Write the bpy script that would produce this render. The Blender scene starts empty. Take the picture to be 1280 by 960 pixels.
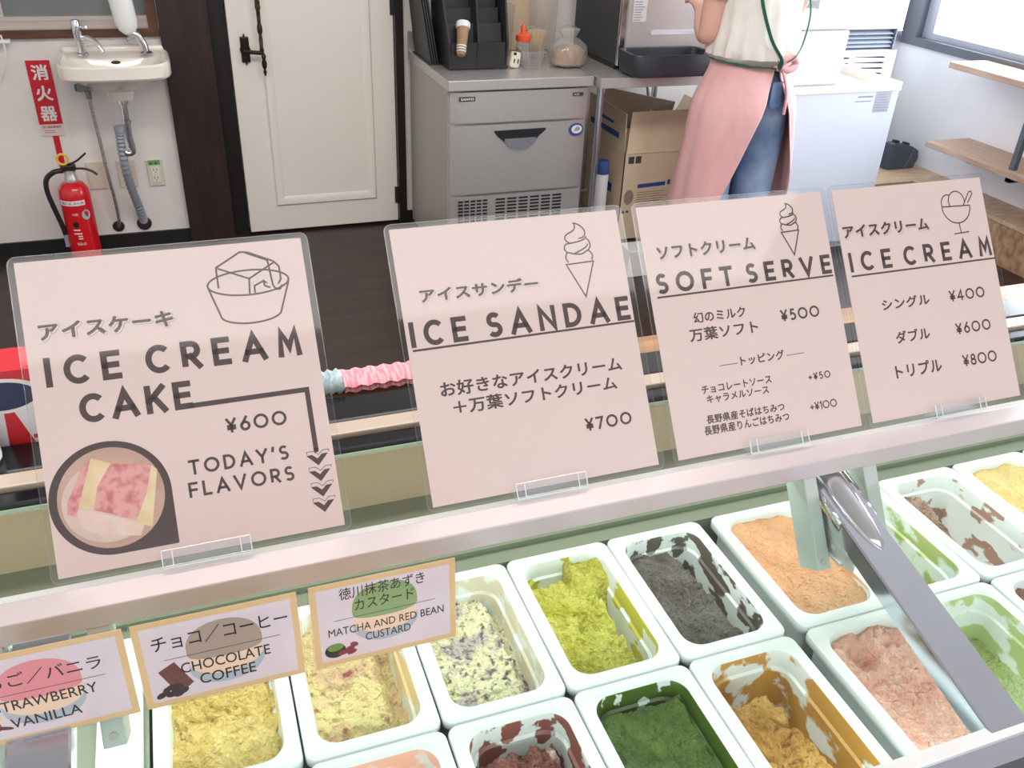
import bpy, bmesh, math, random
from mathutils import Vector, Matrix, Euler, noise
from math import sin, cos, pi, radians, sqrt, atan2, log as log_
random.seed(7)
SC = bpy.context.scene
COL = SC.collection

# ------------------------------------------------------------ camera, sky, daylight, exposure
cam_d = bpy.data.cameras.new('camera')
cam = bpy.data.objects.new('camera', cam_d); COL.objects.link(cam)
cR = Vector((0.9396, -0.3398, 0.0401)); cU = Vector((0.1417, 0.4932, 0.8583)); cF = Vector((0.3114, 0.8008, -0.5116))
m = Matrix((cR, cU, -cF)).transposed().to_4x4()
m.translation = Vector((-0.0286, -0.6153, 1.5110))
cam.matrix_world = m
cam_d.sensor_width = 36.0
cam_d.lens = 36.0 * 1104.85 / 1280.0
cam_d.clip_start = 0.02
SC.camera = cam

w = bpy.data.worlds.new('sky'); SC.world = w; w.use_nodes = True
bg = w.node_tree.nodes['Background']
bg.inputs['Color'].default_value = (0.98, 0.97, 1.0, 1); bg.inputs['Strength'].default_value = 1.15

def area(name, loc, rot, sx, sy, power, color, spread=180):
    d = bpy.data.lights.new(name, 'AREA'); d.shape = 'RECTANGLE'; d.size = sx; d.size_y = sy
    d.energy = power; d.color = color; d.spread = radians(spread)
    o = bpy.data.objects.new(name, d); COL.objects.link(o); o.location = loc; o.rotation_euler = rot
    return o
area('window_daylight', (3.75, 2.0, 1.45), (0, radians(90), 0), 1.2, 2.5, 115, (0.86, 0.93, 1.0))
area('ceiling_lamp', (0.3, 1.05, 2.32), (radians(14), 0, 0), 2.2, 0.5, 44, (1.0, 0.93, 0.88))
area('counter_fill', (0.5, -0.92, 2.33), (0, 0, 0), 2.8, 0.4, 15, (1.0, 0.97, 0.93))  # added fill from above, brightens signs and pans; no fixture here
area('showcase_fill', (0.35, 0.135, 0.852), (radians(-14), 0, 0), 2.6, 0.02, 2.3, (0.9, 1.0, 0.95))  # added fill under the rail to lift the pans, not a known lamp
area('front_frame_fill', (0.35, -0.221, 0.742), (radians(38), 0, 0), 2.6, 0.012, 1.5, (0.92, 1.0, 0.96))  # added fill hidden below the front bead, brightens the front row
SC.view_settings.view_transform = 'Standard'
SC.view_settings.look = 'None'
SC.view_settings.exposure = 0.12
SC.view_settings.gamma = 1.0
SC.view_settings.use_curve_mapping = False
SC.cycles.use_denoising = True
SC.cycles.transparent_max_bounces = 24
SC.cycles.max_bounces = 10
SC.cycles.sample_clamp_indirect = 4.0

# ------------------------------------------------------------ materials
MATS = {}
def lin(c):
    return tuple(((x / 255.0) / 12.92 if x <= 10 else (((x / 255.0) + 0.055) / 1.055) ** 2.4) for x in c)
def mat(name, rgb, rough=0.5, metal=0.0, rgb2=None, scale=20.0, bump=0.0, bscale=None, detail=3.0, stretch=None, spec=0.5, thr=None, sss=0.0, coat=0.0):
    if name in MATS: return MATS[name]
    M = bpy.data.materials.new(name); M.use_nodes = True; MATS[name] = M
    nt = M.node_tree; b = nt.nodes['Principled BSDF']
    b.inputs['Base Color'].default_value = (*lin(rgb), 1); b.inputs['Roughness'].default_value = rough
    b.inputs['Metallic'].default_value = metal; b.inputs['Specular IOR Level'].default_value = spec
    b.inputs['Coat Weight'].default_value = coat
    if sss:
        b.inputs['Subsurface Weight'].default_value = sss
        b.inputs['Subsurface Radius'].default_value = (0.01, 0.008, 0.006)
    if rgb2 or bump:
        tc = nt.nodes.new('ShaderNodeTexCoord'); mp = nt.nodes.new('ShaderNodeMapping')
        nt.links.new(tc.outputs['Object'], mp.inputs['Vector'])
        if stretch: mp.inputs['Scale'].default_value = stretch
    if rgb2:
        n = nt.nodes.new('ShaderNodeTexNoise'); n.inputs['Scale'].default_value = scale; n.inputs['Detail'].default_value = detail
        nt.links.new(mp.outputs['Vector'], n.inputs['Vector'])
        r = nt.nodes.new('ShaderNodeValToRGB'); lo, hi = thr or (0.35, 0.65)
        r.color_ramp.elements[0].position = lo; r.color_ramp.elements[1].position = hi
        r.color_ramp.elements[0].color = (*lin(rgb), 1); r.color_ramp.elements[1].color = (*lin(rgb2), 1)
        nt.links.new(n.outputs['Fac'], r.inputs['Fac']); nt.links.new(r.outputs['Color'], b.inputs['Base Color'])
    if bump:
        n2 = nt.nodes.new('ShaderNodeTexNoise'); n2.inputs['Scale'].default_value = bscale or scale; n2.inputs['Detail'].default_value = 5
        nt.links.new(mp.outputs['Vector'], n2.inputs['Vector'])
        bp = nt.nodes.new('ShaderNodeBump'); bp.inputs['Strength'].default_value = bump; bp.inputs['Distance'].default_value = 0.01
        nt.links.new(n2.outputs['Fac'], bp.inputs['Height']); nt.links.new(bp.outputs['Normal'], b.inputs['Normal'])
    return M
def clear(name, tint=(1, 1, 1), rough=0.02, ior=1.45, haze=0.0):
    if name in MATS: return MATS[name]
    M = bpy.data.materials.new(name); M.use_nodes = True; MATS[name] = M
    nt = M.node_tree; nt.nodes.remove(nt.nodes['Principled BSDF']); out = nt.nodes['Material Output']
    t = nt.nodes.new('ShaderNodeBsdfTransparent'); t.inputs['Color'].default_value = (*tint, 1)
    g = nt.nodes.new('ShaderNodeBsdfGlossy'); g.inputs['Roughness'].default_value = rough
    lw = nt.nodes.new('ShaderNodeLayerWeight'); lw.inputs['Blend'].default_value = 0.5
    pw = nt.nodes.new('ShaderNodeMath'); pw.operation = 'POWER'; pw.inputs[1].default_value = 5.0
    nt.links.new(lw.outputs['Facing'], pw.inputs[0])
    f0 = ((ior - 1) / (ior + 1)) ** 2
    f = nt.nodes.new('ShaderNodeMath'); f.operation = 'MULTIPLY_ADD'; f.inputs[1].default_value = 1 - f0; f.inputs[2].default_value = f0
    nt.links.new(pw.outputs[0], f.inputs[0])
    x = nt.nodes.new('ShaderNodeMixShader')
    nt.links.new(f.outputs[0], x.inputs[0]); nt.links.new(t.outputs[0], x.inputs[1]); nt.links.new(g.outputs[0], x.inputs[2])
    last = x
    if haze:
        d = nt.nodes.new('ShaderNodeBsdfDiffuse'); d.inputs['Color'].default_value = (0.9, 0.9, 0.9, 1)
        y = nt.nodes.new('ShaderNodeMixShader'); y.inputs[0].default_value = haze
        nt.links.new(x.outputs[0], y.inputs[1]); nt.links.new(d.outputs[0], y.inputs[2]); last = y
    nt.links.new(last.outputs[0], out.inputs['Surface'])
    return M

STEEL = mat('brushed_steel', (212, 210, 209), 0.34, 0.65, (196, 195, 194), 60, stretch=(1, 1, 30))
STEELD = mat('steel_side', (186, 182, 178), 0.45, 0.4)
CHROME = mat('chrome', (225, 227, 232), 0.1, 1.0)
CHROMEB = mat('brushed_chrome', (215, 220, 232), 0.13, 1.0)
BLACK = mat('black_plastic', (30, 31, 36), 0.4)
BLACKG = mat('black_gloss', (18, 18, 22), 0.18)
WHITEP = mat('white_plastic', (236, 238, 238), 0.32)
PANW = mat('pan_white', (232, 236, 236), 0.28)
CREAM = mat('cream_ceramic', (240, 234, 224), 0.12, coat=0.4)
WALL = mat('white_wall', (238, 234, 230), 0.75, 0, (232, 228, 224), 4)
WALLR = mat('white_wall_plaster', (236, 237, 240), 0.75, 0, (230, 232, 236), 5, bump=0.06, bscale=40)
DOORW = mat('door_paint', (244, 240, 232), 0.42)
DARKWOOD = mat('dark_wood', (52, 35, 32), 0.45, 0, (36, 25, 24), 6, stretch=(6, 6, 0.6))
BLACKWOOD = mat('black_wood', (26, 20, 20), 0.4)
BASEB = mat('baseboard_black', (30, 27, 30), 0.45)
BROWNWOOD = mat('brown_wood', (98, 66, 44), 0.5, 0, (78, 50, 34), 8, stretch=(1, 8, 8))
OAK = mat('oak', (176, 146, 122), 0.5, 0, (196, 170, 148), 5, stretch=(14, 1.2, 8))
OAKE = mat('oak_light', (205, 180, 150), 0.5, 0, (184, 152, 120), 6, stretch=(2, 10, 10))
OSB = mat('strand_board', (190, 160, 122), 0.7, 0, (150, 112, 78), 34, detail=5, stretch=(1.5, 1, 0.7))
PAPER = mat('sign_paper', (229, 209, 204), 0.55)
INK = mat('sign_ink', (78, 62, 62), 0.5)
INKT = mat('tag_ink', (32, 26, 30), 0.5)
ALU = mat('painted_aluminium', (204, 194, 196), 0.3, 0.3)
LEGM = mat('grey_green_aluminium', (190, 198, 192), 0.35, 0.4)
CLEAR = clear('clear_laminate', (0.97, 0.97, 0.97), 0.05, 1.4)
ACRYL = clear('clear_acrylic', (0.96, 0.97, 0.98), 0.02, 1.7)
GLASS = clear('glass_pane', (0.945, 0.985, 0.962), 0.0, 1.3)
GREENGL = mat('glass_edge_green', (176, 205, 180), 0.15)
CLEARP = clear('clear_plastic', (0.9, 0.9, 0.9), 0.08, 1.45, haze=0.12)
RED = mat('red_paint', (214, 22, 34), 0.22, coat=0.3)
REDF = mat('red_sign', (205, 30, 48), 0.5)
WHITEF = mat('white_print', (238, 236, 236), 0.5)
GREYP = mat('grey_plastic', (150, 156, 166), 0.4)
GREYM = mat('dark_grey_metal', (92, 98, 108), 0.45, 0.2)
NAVY = mat('navy_print', (42, 48, 84), 0.5)
BLUEP = mat('blue_print', (52, 82, 150), 0.55)
CARD = mat('cardboard', (234, 212, 184), 0.8, 0, (228, 204, 174), 12)
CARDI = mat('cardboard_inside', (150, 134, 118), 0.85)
SKIN = mat('skin', (226, 178, 158), 0.5, sss=0.1)
HAIR = mat('hair_dark', (38, 28, 26), 0.5)
SHIRT = mat('shirt_cream', (240, 236, 230), 0.85, 0, (233, 229, 222), 30, bump=0.6, bscale=13, stretch=(1, 1, .6))
APRON = mat('apron_pink', (240, 192, 191), 0.85, 0, (234, 180, 181), 14, bump=0.6, bscale=16, stretch=(1, 1, .45))
DENIM = mat('denim', (168, 192, 224), 0.85, 0, (118, 148, 192), 9, bump=0.2, bscale=24)
GREEN = mat('green_strap', (36, 104, 82), 0.7)

# ------------------------------------------------------------ helpers
class G:
    def __init__(s): s.bm = bmesh.new()
    def box(s, x0, x1, y0, y1, z0, z1, mi=0, bev=0.0, M=None, seg=2):
        r = bmesh.ops.create_cube(s.bm, size=1.0); vs = r['verts']
        for v in vs:
            v.co = Vector(((x0 + x1) / 2 + v.co.x * (x1 - x0), (y0 + y1) / 2 + v.co.y * (y1 - y0), (z0 + z1) / 2 + v.co.z * (z1 - z0)))
        fs = set(f for v in vs for f in v.link_faces)
        for f in fs: f.material_index = mi
        if bev:
            es = set(e for v in vs for e in v.link_edges)
            rr = bmesh.ops.bevel(s.bm, geom=list(es) + list(vs), offset=bev, segments=seg, affect='EDGES', profile=0.5)
            for f in rr['faces']: f.material_index = mi
            vs = list(set(v for f in rr['faces'] for v in f.verts) | set(v for v in vs if v.is_valid))
            vs = list(set(vs) | set(v2 for v in vs for f in v.link_faces for v2 in f.verts))
        if M is not None: bmesh.ops.transform(s.bm, matrix=M, verts=vs)
        return s
    def rings(s, loops, mi=0, caps=(False, False), mis=None, closed=True):
        L = [[s.bm.verts.new(p) for p in lp] for lp in loops]
        n = len(L[0])
        for i in range(len(L) - 1):
            for k in range(n if closed else n - 1):
                f = s.bm.faces.new((L[i][k], L[i][(k + 1) % n], L[i + 1][(k + 1) % n], L[i + 1][k]))
                f.material_index = mis[i] if mis else mi; f.smooth = True
        for c, lp, j in ((caps[0], L[0], 0), (caps[1], L[-1], -1)):
            if c:
                f = s.bm.faces.new(lp if j else lp[::-1]); f.material_index = (mis[j] if mis else mi)
        return s
    def tube(s, pts, r, seg=10, mi=0, caps=True, flat=1.0):
        pts = [Vector(p) for p in pts]; n = len(pts)
        rs = r if isinstance(r, (list, tuple)) else [r] * n
        loops = []; prev = None
        for i, p in enumerate(pts):
            t = (pts[min(i + 1, n - 1)] - pts[max(i - 1, 0)])
            t = t.normalized() if t.length > 1e-9 else Vector((0, 0, 1))
            if prev is None:
                a = Vector((0, 0, 1)) if abs(t.z) < 0.9 else Vector((1, 0, 0))
                u = t.cross(a).normalized()
            else:
                u = (prev - t * prev.dot(t)).normalized()
            prev = u; v = t.cross(u)
            loops.append([p + u * rs[i] * cos(2 * pi * k / seg) + v * rs[i] * flat * sin(2 * pi * k / seg) for k in range(seg)])
        return s.rings(loops, mi, (caps, caps))
    def lathe(s, prof, c=(0, 0, 0), seg=24, mi=0, M=None, sx=1.0, sy=1.0, caps=(True, True), mis=None):
        c = Vector(c)
        loops = []
        for r, z in prof:
            lp = [Vector((r * sx * cos(2 * pi * k / seg), r * sy * sin(2 * pi * k / seg), z)) for k in range(seg)]
            if M is not None: lp = [M @ p for p in lp]
            loops.append([p + c for p in lp])
        return s.rings(loops, mi, caps, mis)
    def prism(s, poly, h0, h1, f=None, mi=0):
        f = f or (lambda x, y, z: Vector((x, y, z)))
        a = [s.bm.verts.new(f(x, y, h0)) for x, y in poly]; b = [s.bm.verts.new(f(x, y, h1)) for x, y in poly]
        n = len(poly)
        fs = [s.bm.faces.new(a[::-1]), s.bm.faces.new(b)]
        for k in range(n): fs.append(s.bm.faces.new((a[k], a[(k + 1) % n], b[(k + 1) % n], b[k])))
        for q in fs: q.material_index = mi
        return s
    def poly(s, pts, mi=0):
        f = s.bm.faces.new([s.bm.verts.new(p) for p in pts]); f.material_index = mi; return s
    def ribbon(s, pts, wd, z=0.0, closed=False, mi=0):
        P = [Vector((p[0], p[1])) for p in pts]; n = len(P); A = []; B = []
        for i in range(n):
            if closed: a, b = P[i - 1], P[(i + 1) % n]
            else: a, b = P[max(i - 1, 0)], P[min(i + 1, n - 1)]
            d1 = (P[i] - a); d2 = (b - P[i])
            if d1.length < 1e-9: d1 = d2
            if d2.length < 1e-9: d2 = d1
            d1 = d1.normalized(); d2 = d2.normalized()
            t = d1 + d2
            if t.length < 0.05: t = d1.copy()
            t.normalize(); nn = Vector((-t.y, t.x)); k = nn.dot(Vector((-d1.y, d1.x))); k = 1 / max(k, 0.4)
            A.append(P[i] + nn * wd / 2 * k); B.append(P[i] - nn * wd / 2 * k)
        A = [s.bm.verts.new((v.x, v.y, z)) for v in A]; B = [s.bm.verts.new((v.x, v.y, z)) for v in B]
        for i in range(n if closed else n - 1):
            j = (i + 1) % n
            f = s.bm.faces.new((B[i], B[j], A[j], A[i])); f.material_index = mi
        return s
    def build(s, name, mats, parent=None, loc=None, rot=None, smooth=False, recalc=True, sharp=radians(40)):
        if recalc: bmesh.ops.recalc_face_normals(s.bm, faces=s.bm.faces[:])
        for e in s.bm.edges:
            if len(e.link_faces) == 2 and e.calc_face_angle(0.0) > sharp: e.smooth = False
        me = bpy.data.meshes.new(name); s.bm.to_mesh(me); s.bm.free()
        for M in (mats if isinstance(mats, (list, tuple)) else [mats]): me.materials.append(M)
        if smooth:
            for p in me.polygons: p.use_smooth = True
        o = bpy.data.objects.new(name, me); COL.objects.link(o)
        if parent: o.parent = parent
        if loc: o.location = loc
        if rot: o.rotation_euler = rot
        return o
def tag(o, label, cat, group=None):
    o['label'] = label; o['category'] = cat
    if group: o['group'] = group
    return o
def thing(name, label, cat, loc=(0, 0, 0), rot=(0, 0, 0), group=None):
    o = bpy.data.objects.new(name, None); COL.objects.link(o); o.location = loc; o.rotation_euler = rot
    o.empty_display_size = 0.05
    return tag(o, label, cat, group)
def struct(o): o['kind'] = 'structure'; return o
def rrect(hx, hy, r, z=0.0, n=8, cx=0.0, cy=0.0):
    pts = []
    for q, (sx, sy) in enumerate(((1, 1), (-1, 1), (-1, -1), (1, -1))):
        for k in range(n + 1):
            a = q * pi / 2 + pi / 2 * k / n
            pts.append(Vector((cx + sx * (hx - r) + r * cos(a), cy + sy * (hy - r) + r * sin(a), z)))
    return pts
def arc(cx, cy, rx, ry, a0, a1, n=20):
    return [(cx + rx * cos(radians(a0 + (a1 - a0) * k / n)), cy + ry * sin(radians(a0 + (a1 - a0) * k / n))) for k in range(n + 1)]
def smoothpts(P, n=6):
    P = [Vector(p) for p in P]; out = []
    for i in range(len(P) - 1):
        p0 = P[max(i - 1, 0)]; p1 = P[i]; p2 = P[i + 1]; p3 = P[min(i + 2, len(P) - 1)]
        for k in range(n):
            t = k / n
            out.append(0.5 * ((2 * p1) + (p2 - p0) * t + (2 * p0 - 5 * p1 + 4 * p2 - p3) * t * t + (3 * p1 - p0 - 3 * p2 + p3) * t ** 3))
    out.append(P[-1]); return out

# lettering -------------------------------------------------------------------
GL = {  # geometric stroke capitals: (width, strokes), height 1
 'I': (0.0, [[(0, 0), (0, 1)]]),
 'C': (0.74, [arc(0.43, 0.5, 0.43, 0.5, 44, 316, 30)]),
 'E': (0.52, [[(0.52, 1), (0, 1), (0, 0), (0.52, 0)], [(0, 0.51), (0.46, 0.51)]]),
 'F': (0.52, [[(0.52, 1), (0, 1), (0, 0)], [(0, 0.49), (0.46, 0.49)]]),
 'R': (0.58, [[(0, 0), (0, 1), (0.3, 1)] + arc(0.3, 0.72, 0.27, 0.28, 90, -90, 14) + [(0, 0.44)], [(0.26, 0.44), (0.58, 0)]]),
 'A': (0.84, [[(0, 0), (0.42, 1), (0.84, 0)], [(0.15, 0.3), (0.69, 0.3)]]),
 'M': (0.8, [[(0, 0), (0.09, 1), (0.4, 0.3), (0.71, 1), (0.8, 0)]]),
 'K': (0.62, [[(0, 0), (0, 1)], [(0.6, 1), (0.03, 0.42)], [(0.22, 0.6), (0.62, 0)]]),
 'S': (0.56, [arc(0.29, 0.745, 0.26, 0.255, 35, 250, 18) + arc(0.28, 0.255, 0.28, 0.255, 72, -145, 18)]),
 'N': (0.7, [[(0, 0), (0, 1), (0.7, 0), (0.7, 1)]]),
 'D': (0.72, [[(0, 0), (0, 1), (0.24, 1)] + arc(0.24, 0.5, 0.48, 0.5, 90, -90, 20) + [(0, 0)]]),
 'O': (1.0, [arc(0.5, 0.5, 0.5, 0.5, 0, 360, 36)]),
 'T': (0.66, [[(0, 1), (0.66, 1)], [(0.33, 1), (0.33, 0)]]),
 'V': (0.8, [[(0, 1), (0.4, 0), (0.8, 1)]]),
 'Y': (0.72, [[(0, 1), (0.36, 0.44), (0.72, 1)], [(0.36, 0.46), (0.36, 0)]]),
 'L': (0.48, [[(0, 1), (0, 0), (0.48, 0)]]),
 "'": (0.06, [[(0.06, 1.02), (0.0, 0.78)]]),
 '0': (1.0, [arc(0.5, 0.5, 0.5, 0.5, 0, 360, 36)]),
 '1': (0.18, [[(0.0, 0.84), (0.18, 1), (0.18, 0)]]),
 '4': (0.7, [[(0.5, 0), (0.5, 1), (0, 0.27), (0.7, 0.27)]]),
 '5': (0.58, [[(0.54, 1), (0.14, 1), (0.08, 0.56)] + arc(0.27, 0.31, 0.31, 0.31, 125, -140, 18)]),
 '6': (0.62, [[(0.44, 1.02), (0.07, 0.45)], arc(0.31, 0.31, 0.31, 0.31, 0, 360, 26)]),
 '7': (0.6, [[(0, 1), (0.6, 1), (0.2, 0)]]),
 '8': (0.58, [arc(0.29, 0.755, 0.23, 0.245, 0, 360, 24), arc(0.29, 0.265, 0.29, 0.265, 0, 360, 24)]),
 '¥': (0.62, [[(0, 1), (0.31, 0.5), (0.62, 1)], [(0.31, 0.5), (0.31, 0)], [(0.06, 0.44), (0.56, 0.44)], [(0.06, 0.22), (0.56, 0.22)]]),
 '+': (0.5, [[(0, 0.42), (0.5, 0.42)], [(0.25, 0.17), (0.25, 0.67)]]),
}
def strokes(g, text, u0, u1, v0, v1, wt, z, space=0.5, mi=0):
    """geometric lettering stretched between u0 and u1 with strokes wt wide"""
    h = (v1 - v0) - wt; nat = 0; gaps = 0
    for i, ch in enumerate(text):
        if ch == ' ': nat += space * h; continue
        nat += GL[ch][0] * h
        if i and text[i - 1] != ' ': gaps += 1
    gap = ((u1 - u0 - wt) - nat) / max(gaps, 1)
    x = u0 + wt / 2
    for i, ch in enumerate(text):
        if ch == ' ': x += space * h; continue
        if i and text[i - 1] != ' ': x += gap
        for st in GL[ch][1]:
            pts = [(x + p[0] * h, v0 + wt / 2 + p[1] * h) for p in st]
            cl = (Vector(pts[0]) - Vector(pts[-1])).length < 1e-6
            if cl: g.ribbon(pts[:-1], wt, z, closed=True, mi=mi)
            else:
                e0 = (Vector(pts[0]) - Vector(pts[1])).normalized() * wt / 2; e1 = (Vector(pts[-1]) - Vector(pts[-2])).normalized() * wt / 2
                if len(pts) < 8:
                    pts[0] = (pts[0][0] + e0.x, pts[0][1] + e0.y); pts[-1] = (pts[-1][0] + e1.x, pts[-1][1] + e1.y)
                g.ribbon(pts, wt, z, mi=mi)
        x += GL[ch][0] * h
def text_mesh(body, off=0.0, sp=1.0):
    c = bpy.data.curves.new('txt', 'FONT'); c.body = body; c.size = 1.0; c.offset = off; c.space_character = sp; c.resolution_u = 3
    o = bpy.data.objects.new('txt', c); COL.objects.link(o)
    dg = bpy.context.evaluated_depsgraph_get(); dg.update()
    me = bpy.data.meshes.new_from_object(o.evaluated_get(dg))
    vs = [v.co.copy() for v in me.vertices]; fs = [tuple(p.vertices) for p in me.polygons]
    bpy.data.objects.remove(o); bpy.data.curves.remove(c); bpy.data.meshes.remove(me)
    return vs, fs
def glyphs(g, body, u0, u1, v0, v1, z, off=0.0, sp=1.0, mi=0, ref=None, f=None):
    """font lettering fitted into a box; off thickens the strokes (in em)"""
    vs, fs = text_mesh(body, 0.0, sp)
    x0 = min(v.x for v in vs); x1 = max(v.x for v in vs); y0 = min(v.y for v in vs); y1 = max(v.y for v in vs)
    if ref is None: x0 -= off; x1 += off; y0 -= off; y1 += off
    sx = (u1 - u0) / (x1 - x0); sy = (v1 - v0) / (y1 - y0)
    f = f or (lambda a, b, c: (a, b, c))
    sh = [(0, 0)] if off <= 0 else [(off * cos(k * pi / 3), off * sin(k * pi / 3)) for k in range(6)]
    for k, (ax, ay) in enumerate(sh):
        V = [g.bm.verts.new(f(u0 + (v.x + ax - x0) * sx, v0 + (v.y + ay - y0) * sy, z + k * 1.2e-5)) for v in vs]
        for q in fs:
            try:
                fc = g.bm.faces.new([V[i] for i in q]); fc.material_index = mi
            except ValueError: pass

# ------------------------------------------------------------ the room
XW, YB = 3.6, 3.30
g = G(); g.box(-2.0, XW + .1, -2.2, YB + .3, -0.05, 0.0)
FLOOR = mat('floor_wood', (58, 42, 38), 0.35, 0, (40, 28, 27), 4, stretch=(0.8, 6, 1))
struct(g.build('floor', FLOOR))
g = G(); g.box(-2.0, XW + .1, -2.2, YB + .3, 2.35, 2.40)
struct(g.build('ceiling', WALL))
g = G()
g.box(-2.0, -1.3, YB, YB + .12, 0, 2.35); g.box(-1.3, -0.05, YB, YB + .12, 0, 0.86); g.box(-1.3, -0.05, YB, YB + .12, 1.75, 2.35)
g.box(0.91, XW, YB, YB + .12, 0, 2.35); g.box(-0.05, 0.91, YB, YB + .12, 2.0, 2.35)
g.box(-0.05, 0.91, YB + .11, YB + .12, 0, 2.0)
struct(g.build('wall_back', WALL))
g = G(); g.box(-2.08, -2.0, -2.2, YB + .1, 0, 2.35); struct(g.build('wall_left', WALL))
g = G()
g.box(XW, XW + .1, -2.2, YB + .1, 0, 0.76); g.box(XW, XW + .1, -2.2, YB + .1, 1.9, 2.35); g.box(XW, XW + .1, -2.2, 0.4, .76, 1.9)
struct(g.build('wall_right', WALLR))
g = G(); g.box(-2.0, -0.05, YB - .012, YB, 0, 0.062); struct(g.build('baseboard_left', BASEB))
g = G(); g.box(0.915, 1.4, YB - .012, YB, 0, 0.062); struct(g.build('baseboard_back', BASEB))
# door and its frame
g = G(); g.box(-0.052, 0.135, YB - .035, YB + .1, 0, 2.06, bev=.004); struct(g.build('trim_1', DARKWOOD))
g = G(); g.box(0.135, 0.2, YB + .03, YB + .1, 0, 2.0); g.box(0.883, 0.918, YB - .02, YB + .1, 0, 2.06); g.box(0.135, 0.918, YB - .02, YB + .1, 2.0, 2.06)
struct(g.build('trim_2', BLACKWOOD))
dx0, dx1, dy = 0.205, 0.882, YB + .012
g = G(); g.box(dx0, dx1, dy, dy + .035, 0.012, 1.99, bev=.003)
# moulded panel frame
def frame(g, x0, x1, z0, z1, wd, y0, y1):
    a = [(x0, z0), (x1, z0), (x1, z1), (x0, z1)]; i = [(x0 + wd, z0 + wd), (x1 - wd, z0 + wd), (x1 - wd, z1 - wd), (x0 + wd, z1 - wd)]
    mid = [((p[0] + q[0]) / 2, (p[1] + q[1]) / 2) for p, q in zip(a, i)]
    g.rings([[(p[0], y0, p[1]) for p in a], [(p[0] * .6 + q[0] * .4, y1, p[1] * .6 + q[1] * .4) for p, q in zip(a, mid)], [(p[0], y1, p[1]) for p in mid], [(p[0], y0, p[1]) for p in i]])
frame(g, 0.325, 0.785, 0.125, 1.85, 0.045, dy + .001, dy - .012)
door = struct(g.build('door_1', DOORW))
g = G(); g.box(0.247, 0.281, dy - .012, dy + .001, 0.745, 0.845, bev=.004)
g.prism([(0.243, .795), (0.252, .825), (0.264, .858), (0.276, .825), (0.285, .795), (0.276, .765), (0.264, .732), (0.252, .765)], dy - .01, dy, lambda x, y, z: Vector((x, z, y)))
g.tube([(0.264, dy - .01, .795), (0.264, dy - .05, .795), (0.285, dy - .055, .793), (0.315, dy - .055, .79), (0.33, dy - .055, .79)], .008)
g.lathe([(.004, .79), (.01, .775), (.006, .765), (.011, .75), (.009, .735), (.004, .725), (.007, .715), (.003, .7)], (0.33, dy - .055, 0), 12)
g.build('door_handle', mat('dark_bronze', (48, 44, 40), 0.35, 0.7), door)
g = G(); g.lathe([(.007, .79), (.009, .80), (.007, .81), (.008, .84), (.006, .86), (.0105, .87), (.0105, .89), (.007, .9), (.008, .95), (.011, .96), (.009, 1.0), (.009, 1.12)], (0.325, dy - .055, 0), 14)
g.tube([(0.325, dy - .055, 1.1), (0.325, dy, 1.1)], .008)
g.build('pull_bar', mat('aged_brass', (120, 104, 66), 0.3, 0.8, (60, 52, 44), 9, stretch=(1, 1, 3)), door)
for z in (0.10, .92):
    g = G(); g.box(0.868, 0.885, dy - .008, dy + .002, z, z + .075); g.tube([(0.883, dy - .008, z), (0.883, dy - .008, z + .075)], .005)
    g.build('hinge', mat('hinge_metal', (70, 64, 60), .4, .7), door)
g = G(); g.box(0.2035, 0.2065, dy + .008, dy + .028, .9, 1.02); g.build('latch_plate', mat('latch_brown', (120, 84, 50), .4, .5), door)

# window over the sink (dark interior window)
g = G()
g.box(-1.3, -0.053, YB - .02, YB + .1, 0.855, 0.885); g.box(-0.09, -0.053, YB - .02, YB + .1, 0.885, 1.75); g.box(-1.3, -1.26, YB - .02, YB + .1, 0.885, 1.75); g.box(-1.3, -0.053, YB - .02, YB + .1, 1.72, 1.75)
win1 = struct(g.build('window_1', BROWNWOOD))
g = G(); g.box(-1.26, -0.09, YB + .0, YB + .03, 0.885, 0.93); g.box(-1.26, -0.09, YB - .006, YB + .0, 0.885, 0.893); g.box(-1.26, -0.09, YB - .004, YB + .0, 0.915, 0.92)
g.box(-0.62, -0.585, YB + .012, YB + .04, 0.93, 1.72)
g.build('sash', mat('aluminium_sash', (206, 196, 190), .35, .5), win1)
g = G(); g.box(-1.26, -0.09, YB + .03, YB + .036, 0.925, 1.72)
g.build('pane', mat('frosted_dark_pane', (126, 132, 130), .35, 0, (112, 116, 120), 1.6), win1)

# right window
g = G()
g.box(XW - .012, XW + .1, .4, 3.30, .76, .80); g.box(XW - .012, XW + .1, 3.2, 3.30, .80, 1.9); g.box(XW - .012, XW + .1, .4, .46, .80, 1.9); g.box(XW - .012, XW + .1, .4, 3.3, 1.86, 1.9)
win2 = struct(g.build('window_2', mat('window_frame_grey', (104, 108, 118), .4, .4)))
g = G(); g.box(XW + .03, XW + .06, 3.13, 3.2, .80, 1.86); g.box(XW + .03, XW + .06, .46, 3.13, .80, .83); g.box(XW + .03, XW + .06, 1.7, 1.76, .83, 1.86)
g.build('sash', mat('sash_silver', (176, 178, 188), .4, .4), win2)
g = G(); g.box(XW + .04, XW + .046, .46, 3.13, .83, 1.86); g.build('pane', clear('window_glass', (.98, .98, .98), 0, 1.3), win2)

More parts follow.
